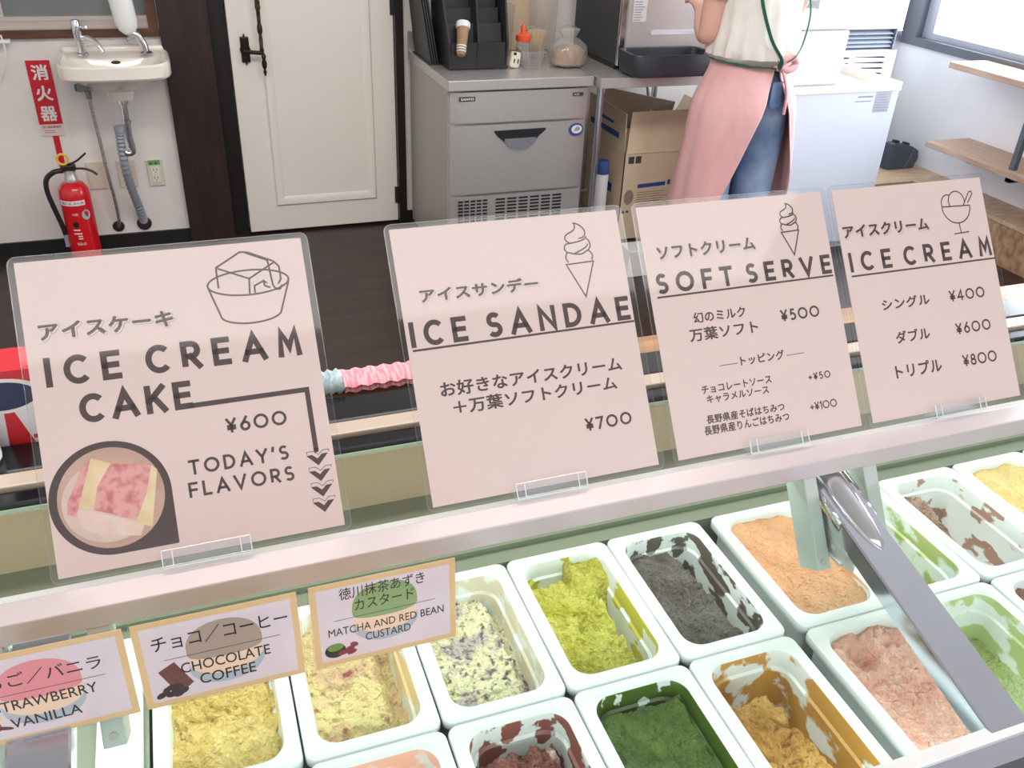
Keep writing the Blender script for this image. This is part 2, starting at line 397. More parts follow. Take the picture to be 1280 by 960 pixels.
# ------------------------------------------------------------ the ice cream display freezer
fr = thing('display_freezer', 'long glass topped ice cream display freezer with sign rail, holding the ice cream pans', 'freezer', (0.35, 0.15, 0))
OFF = Vector((-0.35, -0.15, 0))
def fpart(g, name, mats, parent=None, smooth=False):
    if parent is None:
        return g.build(name, mats, fr, loc=OFF, smooth=smooth)
    return g.build(name, mats, parent, smooth=smooth)
XL, XR = -1.15, 1.85
LINER = mat('liner_steel', (134, 142, 124), .38, .3)
g = G(); g.box(XL, XR, -.262, .595, 0, .575, bev=.006); g.box(XL, XL + .04, -.262, .595, .575, .76); g.box(XR - .04, XR, -.262, .595, .575, .76)
fpart(g, 'cabinet', mat('cabinet_white', (226, 226, 224), .35))
g = G(); g.box(XL + .04, XR - .04, -.236, .401, .575, .585); g.box(XL + .04, XR - .04, .262, .401, .585, .69); g.box(XL + .04, XR - .04, .237, .262, .585, .682)
g.box(XL + .04, -.153, -.236, .237, .585, .682)
fpart(g, 'liner', LINER)
g = G(); g.box(XL + .04, XR - .04, .401, .53, .575, .784, bev=.003)
fpart(g, 'back_panel', mat('warm_reflection_tan', (198, 180, 148), .2, .1))  # steel panel; the warm room's reflection is put into its tan colour
g = G(); g.box(XL, XR, .400, .430, .785, .797, bev=.004); fpart(g, 'gasket', BLACKG)
g = G(); g.box(XL, XR, .431, .462, .785, .803, bev=.002); fpart(g, 'rear_rail', mat('rear_rail_beige', (206, 190, 174), .3, .1))
g = G(); g.box(XL, XR, .463, .532, .785, .803, bev=.005); fpart(g, 'rear_channel', BLACKG)
g = G(); g.box(XL, XR, .533, .598, .575, .794, bev=.002); fpart(g, 'rear_ledge', mat('ledge_wood', (186, 146, 108), .4, 0, (160, 118, 82), 7, stretch=(1, 8, 8)))
# front frame
ff = G()
ff.prism([(-.236, .585), (-.228, .585), (-.228, .757), (-.243, .757), (-.262, .752), (-.272, .72), (-.262, .70), (-.262, .585)], XL, XR, lambda a, b, c: Vector((c, a, b)))
fpart(ff, 'front_frame', CHROMEB)
g = G(); g.box(XL, XR, -.2415, -.2265, .757, .760, bev=.0008); fpart(g, 'front_bead', mat('bead_white', (235, 236, 236), .25, .3))
# sign rail
g = G(); g.box(XL, XR, .084, .117, .860, .885, bev=.0015); fpart(g, 'sign_rail', ALU)
g = G(); g.box(XL + .1, XR - .1, .115, .155, .8545, .8605, bev=.002); fpart(g, 'fill_housing', WHITEP)  # invented housing for the added light under the rail
# glass shelf behind the rail
g = G(); g.box(XL, XR, .1175, .265, .880, .8848); fpart(g, 'shelf_glass', clear('shelf_glass', (.98, .985, .98), 0.0, 1.3))
g = G(); g.box(XL, XR, .2652, .2662, .880, .8848); fpart(g, 'shelf_edge', GREENGL)
# mullions with hinge covers and rail legs
SL = .262
def zg(y): return .7565 + SL * (y + .2355)
def leg(x0, x1):
    g = G()
    d = Vector((0, -cos(radians(56)), -sin(radians(56)))); n = Vector((0, -sin(radians(56)), cos(radians(56))))
    top = Vector((0, .097, .859))
    def P(x, s, t): return Vector((x, 0, 0)) + top + d * s + n * t
    poly = [(x0, -.030), (x0, .007), (x0 + .001, .008), (x1 - .001, .008), (x1, .007), (x1, -.030)]
    g.rings([[P(x, .0, t) for x, t in poly], [P(x, .122, t) for x, t in poly]], caps=(True, True))
    # screw and seam
    c = P((x1 * .7 + x0 * .3) , .102, .0085)
    return g, P
for k, mx in enumerate((.6895, -.2245)):
    w2 = .0265
    g = G()
    y0, y1 = -.2355, .100
    sec = lambda y: [Vector((mx - w2, y, zg(y) - .024)), Vector((mx - w2, y, zg(y) + .001)), Vector((mx - w2 + .002, y, zg(y) + .003)), Vector((mx + w2 - .002, y, zg(y) + .003)), Vector((mx + w2, y, zg(y) + .001)), Vector((mx + w2, y, zg(y) - .024))]
    g.rings([sec(y0), sec(y1)], caps=(True, True))
    for f in g.bm.faces: f.smooth = False
    mo = fpart(g, 'mullion', CHROMEB)
    g = G(); L = []
    for i in range(17 if k == 0 else 0):
        t = i / 16; y = .098 - t * .115
        hw = .018 * sqrt(max(1 - max(0, (t - .25) / .75) ** 2.0, 0.0004)); hh = .012 * sqrt(max(1 - max(0, (t - .3) / .7) ** 2.0, .0004))
        L.append([Vector((mx - hw * cos(pi * j / 12), y, zg(y) + .0028 + hh * sin(pi * j / 12))) for j in range(13)])
    if k == 0:
        g.rings(L, closed=False)
        g.build('hinge_cover', CHROME, mo, smooth=True)
    g = G()
    for sx in ((-1, 1) if k == 0 else ()):
        g = G(); L = []
        for y in (.098, .03): L.append([Vector((mx + sx * a, y, zg(y) + b)) for a, b in ((w2 - .001, .003), (w2 + .0012, .004), (w2 + .0012, -.012), (w2 - .001, -.012))])
        g.rings(L, caps=(True, True))
        g.build('hinge_plate', CHROME, mo)
    for x0, x1 in ((mx - .0485, mx - .0295), (mx + .0425, mx + .0635)):
        g, P = leg(x0, x1)
        for f in g.bm.faces: f.smooth = False
        lo = fpart(g, 'rail_leg', LEGM)
        g = G(); c0 = P((x0 + x1) / 2, .112, .0080); c1 = P((x0 + x1) / 2, .112, .0095)
        g.tube([c0, c1], .0042, 14); d = (P(x1 - .009, .104, .0102) - P(x1 - .009, .103, .0102)).normalized() * .0028
        g.build('screw', STEELD, lo)
    # bracket between leg and mullion
    g = G(); g.box(mx - .026, mx - .0215, -.005, .075, zg(.03) - .05, zg(.03) - .018); g.box(mx - .03, mx + .02, .01, .06, zg(.03) - .052, zg(.03) - .047, bev=.001)
    g.tube([(mx - .026, .012, zg(.03) - .034), (mx - .029, .012, zg(.03) - .034)], .004, 12); g.tube([(mx - .026, .03, zg(.03) - .036), (mx - .029, .03, zg(.03) - .036)], .004, 12)
    g.build('bracket', STEEL, mo)
# front glass panes
for x0, x1 in ((XL, -.2515), (-.1975, .6625), (.7165, XR)):
    g = G(); a, b = -.2355, .110
    g.rings([[Vector((x, a, zg(a) + h)) for x, h in ((x0, -.003), (x0, 0), (x1, 0), (x1, -.003))], [Vector((x, b, zg(b) + h)) for x, h in ((x0, -.003), (x0, 0), (x1, 0), (x1, -.003))]], caps=(True, True))
    for f in g.bm.faces: f.smooth = False
    fpart(g, 'front_glass', GLASS)
g = G(); g.box(-.2045, -.158, -.236, .236, .682, .6935, bev=.003); g.box(-.40, -.30, -.236, .236, .682, .69, bev=.003)
fpart(g, 'divider_plate', WHITEP)

# ------------------------------------------------------------ pans and ice creams
HX, HY = .074, .1145
def pan_mesh():
    g = G()
    prof = [(.012, .010, -.104), (.010, .010, -.016), (.003, .010, -.0155), (.0003, .012, -.012), (0, .012, -.003), (.0008, .012, -.0006), (.003, .012, 0), (.0135, .021, 0), (.016, .0235, -.0008), (.0172, .0245, -.004), (.0195, .025, -.023), (.0228, .024, -.0252), (.0285, .024, -.088), (.034, .024, -.094)]
    loops = [rrect(HX - i, HY - i, r, z) for i, r, z in prof]
    mis = [0] * 8 + [1] * 6
    g.rings(loops, caps=(True, True), mis=mis)
    return g
PANPROTO = None
def wallin(z):
    tb = [(.0172, .001), (.0172, -.004), (.0195, -.023), (.0228, -.0252), (.0285, -.088), (.034, -.094), (.036, -.2)]
    for (a, za), (b, zb) in zip(tb, tb[1:]):
        if z >= zb: return a + (b - a) * min(max((za - z) / (za - zb), 0), 1)
    return .034
def smear_mat(name, rgb, lo, hi, scale, rgb3=None):
    return mat('pan_inside_' + name, (226, 231, 230), .3, 0, rgb, scale, detail=7, thr=(lo + .01, lo + (hi - lo) * .45), stretch=(1.0, .55, 1.0))
def ice_mat(name, c1, c2, scale, thr=(.4, .6), c3=None, thr3=(.62, .68), sc3=60, rough=.48):
    M = mat('ice_cream_' + name, c1, rough, 0, c2, scale, bump=.9, bscale=240, detail=6, thr=thr, sss=.06)
    if c3:
        nt = M.node_tree; b = nt.nodes['Principled BSDF']; old = b.inputs['Base Color'].links[0].from_socket
        n = nt.nodes.new('ShaderNodeTexNoise'); n.inputs['Scale'].default_value = sc3; n.inputs['Detail'].default_value = 4
        tc = nt.nodes.new('ShaderNodeTexCoord'); nt.links.new(tc.outputs['Object'], n.inputs['Vector'])
        r = nt.nodes.new('ShaderNodeMapRange'); r.inputs[1].default_value = thr3[0]; r.inputs[2].default_value = thr3[1]
        nt.links.new(n.outputs['Fac'], r.inputs[0])
        x = nt.nodes.new('ShaderNodeMixRGB'); x.inputs[2].default_value = (*lin(c3), 1)
        nt.links.new(r.outputs[0], x.inputs[0]); nt.links.new(old, x.inputs[1]); nt.links.new(x.outputs[0], b.inputs['Base Color'])
    return M
def ss(a, b, x):
    t = min(max((x - a) / (b - a), 0), 1); return t * t * (3 - 2 * t)
PGROUP = 'white ice cream pans in the display freezer'
IGROUP = 'ice creams in the pans of the display freezer'
def ice(cx, cy, fn, amp, nscale, M, label, seed, rough=1.0, RN=46):
    g = G(); base = rrect(1, 1, 0, 0)
    NT = 168
    def bound(z):
        i = wallin(z); lp = rrect(HX - i, HY - i, .0245, 0, n=12); lp.append(lp[0])
        d = [0.0]
        for p, q in zip(lp, lp[1:]): d.append(d[-1] + (q - p).length)
        out = []; j = 0
        for k in range(NT):
            t = d[-1] * k / NT
            while d[j + 1] < t: j += 1
            out.append(lp[j].lerp(lp[j + 1], (t - d[j]) / max(d[j + 1] - d[j], 1e-9)))
        return out
    cache = {}
    def bnd(z):
        k = round(z, 3)
        if k not in cache: cache[k] = bound(k)
        return cache[k]
    loops = []
    b0 = bnd(-.03)
    def hz(x, y):
        u, v = x / .053, y / .0935
        p = Vector((x * nscale + seed * 7.3, y * nscale + seed * 3.1, seed))
        n1 = noise.fractal(p, .8, 2.1, 5); n2 = 1 - abs(noise.noise(p * .8 + Vector((9, 4, 2)))) * 2; n3 = noise.noise(p * 4.2)
        w1 = p * 1.7 + Vector((n1, n3 * .3, n2)) * .5; dd = noise.voronoi(w1)[0]; n3 += min((dd[1] - dd[0]) * 3.5, 1.2) * 1.5 - .9
        return max(min(fn(u, v) + amp * (n1 * .75 + n2 * .35 * rough + n3 * .22 * rough), -.003), -.11)
    for q in range(1, RN + 1):
        r = q / RN; lp = []
        for k in range(NT):
            x, y = b0[k].x * r, b0[k].y * r; z = hz(x, y)
            b = bnd(z); x, y = b[k].x * r * 1.0, b[k].y * r
            lp.append(Vector((x, y, z)))
        loops.append(lp)
    g.rings(loops[::-1], caps=(False, False))
    c = g.bm.verts.new((0, 0, hz(0, 0))); g.bm.verts.ensure_lookup_table()
    inner = [v for v in g.bm.verts if abs(v.co.x) < .0535 / RN * 1.6 + 1e-4 and abs(v.co.y) < .0965 / RN * 1.3]
    # close the middle
    inn = g.bm.verts[-1 - NT:-1]
    for k in range(NT): g.bm.faces.new((inn[k], inn[(k + 1) % NT], c))
    o = g.build('ice_cream', M, None, (cx, cy, .69), smooth=True, sharp=10)
    return tag(o, label, 'ice cream', IGROUP)
def pan(cx, cy, inner, label):
    global PANPROTO
    if PANPROTO is None:
        o = pan_mesh().build('ice_cream_pan', [PANW, PANW]); PANPROTO = o
    else:
        o = PANPROTO.copy(); COL.objects.link(o)
    o.location = (cx, cy, .69)
    o.material_slots[1].link = 'OBJECT'; o.material_slots[1].material = inner
    return tag(o, label, 'pan', PGROUP)
Y1, Y2 = .1155, -.1155
def cxs(k): return {0: -.075, 1: .075, 2: .225, 3: .375, 4: .525, 5: .693, 6: .843, 7: .994, 8: 1.144, 9: 1.294}[k]
FL = [
 # key, column, row y, fn, amp, nscale, ice colours, smear (lo, hi, scale), description
 ('vanilla', 0, Y1, lambda u, v: -.020 - .006 * v, .012, 40, ((240, 214, 140), (230, 196, 112), 26), (.60, .66, 22), 'pale yellow'),
 ('berry', 1, Y1, lambda u, v: -.022 - .036 * ss(.35, .8, u) - .02 * ss(.6, 1, -v), .009, 36, ((238, 220, 158), (222, 184, 150), 30, (.42, .62), (168, 84, 84), (.60, .70), 50), (.46, .60, 20), 'cream and red berry rippled'),
 ('cookie', 2, Y1, lambda u, v: -.025 - .024 * ss(.55, .9, u) - .010 * ss(.5, 1, v), .008, 40, ((236, 230, 190), (196, 184, 180), 30, (.46, .56), (112, 98, 106), (.53, .66), 120), (.40, .60, 50), 'white ice cream marbled with dark cookie'),
 ('lime', 3, Y1, lambda u, v: -.012 - .07 * ss(.40, .72, u) * ss(.60, .25, v) - .09 * ss(.62, .80, v) * ss(.15, -.1, u) * ss(-.95, -.6, u), .013, 44, ((206, 200, 92), (182, 174, 54), 30), (.50, .56, 24), 'bright yellow-green'),
 ('sesame', 4, Y1, lambda u, v: -.017 - .066 * ss(.35, .75, u + .12 * v) - .012 * ss(.6, 1, v), .010, 38, ((108, 100, 92), (92, 82, 74), 26), (.46, .54, 34), 'dark grey'),
 ('peach', 5, Y1, lambda u, v: -.009, .005, 34, ((234, 178, 134), (222, 160, 116), 18), (.55, .62, 22), 'peach orange'),
 ('pistachio', 6, Y1, lambda u, v: -.026 - .04 * ss(.1, .7, u), .010, 38, ((178, 190, 128), (156, 172, 100), 24), (.50, .62, 22), 'soft green, dug out on its right side'),
 ('cocoa', 7, Y1, lambda u, v: -.028 - .072 * ss(-.25, .4, u - .55 * v + .25), .014, 40, ((180, 146, 130), (154, 118, 104), 30), (.52, .60, 30), 'pale brown and almost used up'),
 ('mango', 8, Y1, lambda u, v: -.009, .005, 32, ((236, 208, 140), (228, 196, 122), 18), (.6, .7, 22), 'full golden yellow'),
 ('salmon', 1, Y2, lambda u, v: -.050 - .03 * ss(.2, .8, u), .009, 38, ((232, 164, 140), (240, 206, 190), 26), (.36, .52, 22), 'salmon pink and scraped low'),
 ('azuki', 2, Y2, lambda u, v: -.022 - .05 * ss(.6, .9, u) - .03 * ss(.7, .95, v), .016, 42, ((152, 96, 86), (122, 68, 62), 34, (.42, .6), (220, 196, 188), (.60, .68), 44), (.46, .54, 34), 'reddish brown red bean'),
 ('matcha', 3, Y2, lambda u, v: -.015 - .04 * ss(.80, .98, v) - .03 * ss(.8, .98, u), .008, 34, ((84, 108, 34), (60, 86, 24), 22, (.35, .65), (96, 128, 54), (.62, .74), 24), (.36, .42, 30), 'deep green'),
 ('caramel', 4, Y2, lambda u, v: -.016 - .066 * ss(.1, .45, u + .2 * v) - .06 * ss(.45, .8, v) * ss(-.9, -.5, u), .013, 40, ((204, 158, 84), (178, 128, 56), 30), (.42, .52, 24), 'golden caramel'),
 ('pink', 5, Y2, lambda u, v: -.010 - .022 * ss(.42, .1, sqrt((u + .35) ** 2 + (v - .62) ** 2 * 2)), .008, 48, ((255, 204, 184), (248, 180, 160), 30, (.42, .6), (250, 222, 208), (.58, .68), 36), (.6, .7, 22), 'full rough pink'),
 ('leafgreen', 6, Y2, lambda u, v: -.066 - .02 * ss(.1, .7, -v), .008, 34, ((188, 202, 156), (168, 184, 112), 20), (.47, .56, 18), 'light green and scraped nearly empty'),
 ('umber', 7, Y2, lambda u, v: -.016, .010, 38, ((168, 126, 112), (142, 100, 90), 28), (.55, .62, 26), 'full reddish brown'),
]
for i, (key, k, yy, fn, amp, ns, ic, sm, desc) in enumerate(FL):
    row = 'rear row' if yy > 0 else 'front row'
    c1, c2, isc = ic[:3]; thr = ic[3] if len(ic) > 3 else (.4, .6); c3 = ic[4] if len(ic) > 4 else None
    M = ice_mat(key, c1, c2, isc, thr, c3, ic[5] if c3 else (.6, .7), ic[6] if c3 else 60)
    ice(cxs(k), yy, fn, amp, ns, M, '%s ice cream in the %s of pans' % (desc, row), i + 1)
    avg = tuple((a + b) / 2 for a, b in zip(c1, c2))
    pan(cxs(k), yy, smear_mat(key, avg, *sm), 'white %s pan around the %s ice cream' % (row, desc.split(',')[0].replace(' and almost used up', '').replace(' and scraped low', '').replace(' and scraped nearly empty', '')))
pan(cxs(9), Y1, PANW, 'white rear row pan at the right edge, past the golden yellow ice cream')

# ------------------------------------------------------------ the four menu signs on the rail
TA = radians(55)
ZP = .0007
SX = [-.2085, .1675, .475, .765]
SLAB = [('menu sign reading ICE CREAM CAKE with a round photo of pink cake', .2925), ('menu sign reading ICE SANDAE with a tall soft serve cone icon', .2945), ('menu sign reading SOFT SERVE with toppings list and small cone icon', .2860), ('menu sign reading ICE CREAM with three prices and a sundae glass icon', .2680)]
mm = .001
SIGNS = []
for i in range(4):
    lab, sw = SLAB[i]
    s = thing('menu_sign', 'laminated ' + lab, 'sign', (SX[i], .125, .8868), (TA, 0, 0), 'laminated menu signs on the freezer rail')
    SIGNS.append(s)
    hx, hy = sw / 2, .3245 / 2
    g = G(); g.rings([rrect(hx, hy, .009, -.0006, cx=hx, cy=hy), rrect(hx, hy, .009, .0013, cx=hx, cy=hy)], caps=(True, True))
    for f in g.bm.faces: f.smooth = False
    g.build('laminate', CLEAR, s)
    g = G()
    for dz in (.00132,): g.ribbon([(p.x, p.y) for p in rrect(hx - .0005, hy - .0005, .0085, 0, cx=hx, cy=hy)], .0009, dz, closed=True)
    g.build('laminate_edge', clear('laminate_rim', (.9, .9, .9), .2, 2.2), s)
    g = G(); g.box(.0065, sw - .0075, .0055, .3185, -.0003, .0006); g.build('paper', PAPER, s)
def shadowed(s, body, u0, u1, v0, v1):
    g = G(); f = 1 * mm
    glyphs(g, body, u0 * mm + .0014, u1 * mm + .0014, v0 * mm - .0014, v1 * mm - .0014, ZP, .062, 1.1, 0, ref=0.0)
    glyphs(g, body, u0 * mm + .0014, u1 * mm + .0014, v0 * mm - .0014, v1 * mm - .0014, ZP + .0001, .043, 1.1, 1, ref=0.0)
    glyphs(g, body, u0 * mm, u1 * mm, v0 * mm, v1 * mm, ZP + .0002, .038, 1.1, 0, ref=0.0)
    g.build('lettering', [INK, PAPER], s, recalc=False)
def jp(g, body, u0, u1, v0, v1, off=.026, sp=1.05): glyphs(g, body, u0 * mm, u1 * mm, v0 * mm, v1 * mm, ZP, off, sp)
def st(g, body, u0, u1, v0, v1, wt, space=.5): strokes(g, body, u0 * mm, u1 * mm, v0 * mm, v1 * mm, wt * mm, ZP, space)
def rb(g, pts, wt, closed=False, z=0, mi=0): g.ribbon([(p[0] * mm, p[1] * mm) for p in pts], wt * mm, ZP + z, closed, mi)
def line(s, fn, *a):
    g = G(); fn(g, *a); g.build('lettering' if '¥' not in a[0] else 'price', INK, s, recalc=False)
# sign 1
s = SIGNS[0]
shadowed(s, 'アイスケーキ', 20.3, 144.5, 239.5, 255)
g = G(); st(g, 'ICE CREAM', 20, 268.5, 192, 221.5, 6.1, 1.25); st(g, 'CAKE', 46, 152, 152, 181, 6.1); g.build('heading', INK, s, recalc=False)
g = G(); rb(g, [(147, 154.6), (267.2, 154.6), (267.2, 89)], 5.2); rb(g, arc(267.2, 89, 1.3, 1.3, 0, 360, 16)[:-1], 2.6, True)
for cu, cv in ((267.4, 80), (267.5, 63), (267.1, 46.5), (266.6, 30)):
    P = [(-11.5, 4.5), (-5, 4.5), (0, 0), (5, 4.5), (11.5, 4.5), (0, -7.5)]
    g.poly([((cu + a) * mm, (cv + b) * mm, ZP) for a, b in P])
    rb(g, [(cu + a + 1.2, cv + b + 3.6) for a, b in [(-11.8, 2), (-11.8, 4.6), (-5, 4.6), (0, .4), (5, 4.6), (11.8, 4.6), (11, 2.4)]], .6)
g.build('arrow', INK, s, recalc=False)
line(s, st, '¥600', 180.5, 242, 121, 136.3, 2.7); line(s, st, "TODAY'S", 138.5, 238.5, 84.3, 99.6, 2.7); line(s, st, 'FLAVORS', 135.5, 241, 61.5, 77, 2.7)
g = G()
out = arc(63.5, 75.3, 56.5, 56.2, 0, 270, 54) + [(118, 19), (119.8, 19.5)]
g.poly([(a * mm, b * mm, ZP) for a, b in out])
g.build('photo_border', INK, s, recalc=False)
g = G()
def pg(pts, mi, z): g.poly([(a * mm, b * mm, ZP + z) for a, b in pts], mi)
pg(arc(63.8, 75.4, 49.3, 49.8, 0, 360, 60)[:-1], 0, .00005)
pg(arc(60, 72, 42, 40, 0, 360, 40)[:-1], 1, .0001)
pg([(24, 76), (62, 62), (85, 52), (97, 40), (104, 75), (106, 92), (92, 103), (72, 112), (50, 117), (40, 105)], 3, .00015)
pg([(24, 76), (46, 66), (52, 88), (67, 109), (50, 117), (40, 105)], 2, .0002)
pg([(46, 66), (60, 60), (78, 51), (92, 62), (104, 90), (104, 101), (67, 109), (52, 88)], 4, .0002)
pg([(82, 46), (97, 40), (109, 96), (104, 101), (96, 74)], 2, .00025)
pg([(24, 78), (22, 66), (30, 62), (34, 74), (50, 117), (40, 107)], 4, .00025)
pg([(30, 70), (46, 64), (78, 50), (90, 44), (85, 33), (50, 40), (34, 50)], 5, .00022)
g.build('cake_photo', [mat('photo_peach', (212, 180, 166), .6, 0, (190, 156, 140), 18), mat('photo_plate', (226, 206, 198), .6, 0, (214, 190, 180), 25), mat('photo_custard', (240, 222, 184), .6, 0, (228, 202, 160), 40), mat('photo_shade', (216, 170, 140), .6), mat('photo_pink', (232, 172, 170), .6, 0, (206, 124, 126), 90, thr=(.45, .65)), mat('photo_cream', (240, 218, 206), .6, 0, (230, 204, 192), 40)], s, recalc=False)
g = G()
rb(g, arc(224.5, 275.8, 41.5, 13.2, 0, 360, 48)[:-1], 1.9, True)
rb(g, [(183, 275)] + arc(223, 243, 31, 10.5, 180, 360, 24) + [(266, 274)], 1.9)
rb(g, [(193.6, 272.6), (193.9, 294.5), (220.1, 309), (228, 308), (253, 296), (258, 290), (258, 276), (254.5, 271)], 1.9)
rb(g, [(193.9, 294.3), (225.7, 279.7), (253, 294.5)], 1.9); rb(g, [(225.7, 279.7), (224, 263.2)], 1.9)
rb(g, [(225, 308), (247, 297.5), (249, 270), (252, 265.5), (256, 265.5), (258.5, 270)], 1.9)
rb(g, [(229.5, 264), (230, 271.5), (240, 276), (240.5, 270.5), (246, 268)], 1.9); rb(g, [(240, 276), (243.5, 273)], 1.5)
g.build('cake_icon', INK, s, recalc=False)
# sign 2
s = SIGNS[1]
shadowed(s, 'アイスサンデー', 30, 171, 233, 248)
g = G(); st(g, 'ICE SANDAE', 11, 283, 183.5, 212.5, 5.8, 1.25); rb(g, [(11.6, 180.2), (286.6, 181)], 2.4); g.build('heading', INK, s, recalc=False)
line(s, jp, 'お好きなアイスクリーム', 35.5, 260.5, 124, 141.5); line(s, jp, '＋万葉ソフトクリーム', 47, 250, 102.5, 119.5); line(s, st, '¥700', 201.5, 261.5, 59.5, 74.5, 2.7)
def cone(s, cx, top, k, wd):
    g = G(); q = lambda P: [(cx + a * k, top + b * k) for a, b in P]
    rb(g, q([(-18, -48.5), (17.5, -47.5), (0.5, -89)]), wd, True)
    rb(g, q(smoothpts([(-14.5, -46), (-17, -41), (-14, -34.5), (-6, -36.5), (4, -37.5), (13, -34), (17.5, -40), (15.5, -46)])), wd)
    rb(g, q(smoothpts([(-14, -34.5), (-17, -29.5), (-14.5, -24.5), (-9, -23.5), (0, -22.5), (9, -20.5), (13.5, -17)])), wd)
    rb(g, q(smoothpts([(13, -34), (16.5, -29), (16, -23), (13, -19.5)])), wd)
    rb(g, q(smoothpts([(-9, -23.5), (-14, -19), (-13, -14), (-9, -11.5), (-4, -9.5), (0, -6), (.5, -1), (-1.5, 0.5)])), wd)
    rb(g, q(smoothpts([(-1.5, 0.5), (5, -1.5), (11, -7), (12.5, -13), (9, -17.5), (3, -18.5)])), wd)
    rb(g, q(smoothpts([(-6, -36.5), (4, -33), (11, -29.5), (14, -26)])), wd)
    g.build('cone_icon', INK, s, recalc=False)
cone(s, 229, 306.5, 1.0, 1.7)
# sign 3
s = SIGNS[2]
shadowed(s, 'ソフトクリーム', 25.5, 165, 252, 268)
g = G(); st(g, 'SOFT SERVE', 16.5, 275, 209, 234.5, 5.1, 1.2); rb(g, [(15.1, 205.3), (275.7, 206)], 2.3); g.build('heading', INK, s, recalc=False)
for q in (('幻のミルク', 59.5, 134.5, 168, 181.5), ('万葉ソフト', 50, 149, 145.3, 161.8, .024), ('トッピング', 115, 180, 107, 119.5), ('チョコレートソース', 53.7, 155, 79.8, 90), ('キャラメルソース', 58.5, 148.5, 67.2, 77.5), ('長野県産そばはちみつ', 53.5, 166.8, 42.5, 53.5), ('長野県産りんごはちみつ', 47.7, 171.3, 29, 40.7)): line(s, jp, *q)
for q in (('¥500', 185, 244, 155, 170, 2.6), ('+¥50', 210, 244, 74.5, 84, 1.6), ('+¥100', 204.5, 246, 36, 46.5, 1.6)): line(s, st, *q)
for q in ((84, 111), (183.4, 209.8)):
    g = G(); rb(g, [(q[0], 111.3), (q[1], 111.3)], .8); g.build('rule', INK, s, recalc=False)
cone(s, 221.5, 306.6, .76, 1.8)
# sign 4
s = SIGNS[3]
shadowed(s, 'アイスクリーム', 13.8, 155, 253, 269)
g = G(); st(g, 'ICE CREAM', 14.5, 257.5, 206.5, 233, 5.1, 1.2); rb(g, [(14.3, 201.2), (262.7, 202)], 2.3); g.build('heading', INK, s, recalc=False)
for q in (('シングル', 54, 134.2, 150, 165.5), ('ダブル', 67, 124.3, 103.5, 120.5), ('トリプル', 56.8, 134.3, 57.5, 76)): line(s, jp, *q)
for q in (('¥400', 168.8, 231, 149.5, 164.8, 2.5), ('¥600', 169.8, 231.2, 103.5, 118.8, 2.5), ('¥800', 171.5, 231.5, 58.5, 74.3, 2.5)): line(s, st, *q)
g = G()
rb(g, [(184, 281.5), (233.5, 280.5)], 1.7); rb(g, arc(208.8, 281, 24.6, 24, 181, 359, 28), 1.7); rb(g, [(209.2, 257), (210, 242.5)], 1.7); rb(g, [(197.5, 242.3), (224, 243.3)], 1.7)
rb(g, arc(211.5, 287.5, 14, 14.5, 205, -5, 24), 1.7); rb(g, arc(196, 285, 11.5, 13, 200, 70, 16), 1.7)
rb(g, [(222.5, 281.5), (236, 299.5), (240, 300), (241.5, 296.5), (230.5, 284)], 1.7)
g.build('sundae_icon', INK, s, recalc=False)

# acrylic stands
SGROUP = 'clear acrylic stands holding the menu signs'
for i, nm in enumerate(('ICE CREAM CAKE', 'ICE SANDAE', 'SOFT SERVE', 'ICE CREAM price')):
    u0, u1 = .1015, .1885
    s = thing('sign_stand', 'small clear acrylic stand under the %s sign on the rail' % nm, 'sign stand', (SX[i], .125, .8868), (TA, 0, 0), SGROUP)
    g = G(); g.box(u0, u1, -.0035, .015, .0085, .0105, bev=.0007, seg=1); g.build('front_lip', ACRYL, s)
    g = G(); g.box(u0, u1, -.0035, -.0006, -.004, .0105, bev=.0007, seg=1); g.box(u0, u1, -.0006, .053, -.0042, -.0018, bev=.0007, seg=1); g.build('back_plate', ACRYL, s)
    EDGE = mat('acrylic_painted_highlight', (232, 236, 240), .15)  # whitish strips paint bright highlights along the clear acrylic edges
    g = G()
    for u in (u0, u1 - .0012, u0 + .010, u1 - .0112): g.box(u, u + .0011, -.003, .0145, .0104, .0108)
    g.box(u0, u1, -.0036, -.0024, .0102, .0108)
    g.build('edge_highlight', EDGE, s)
    g = G(); c, d = cos(-TA), sin(-TA)
    M = Matrix.Rotation(-TA, 4, 'X')
    # foot lies on the glass shelf behind the sign
    g.box(u0, u1, .0, .085, -.0022, .0002, bev=.0005, seg=1, M=Matrix.Translation((0, -.0005, -.003)) @ M)
    g.build('foot', ACRYL, s)

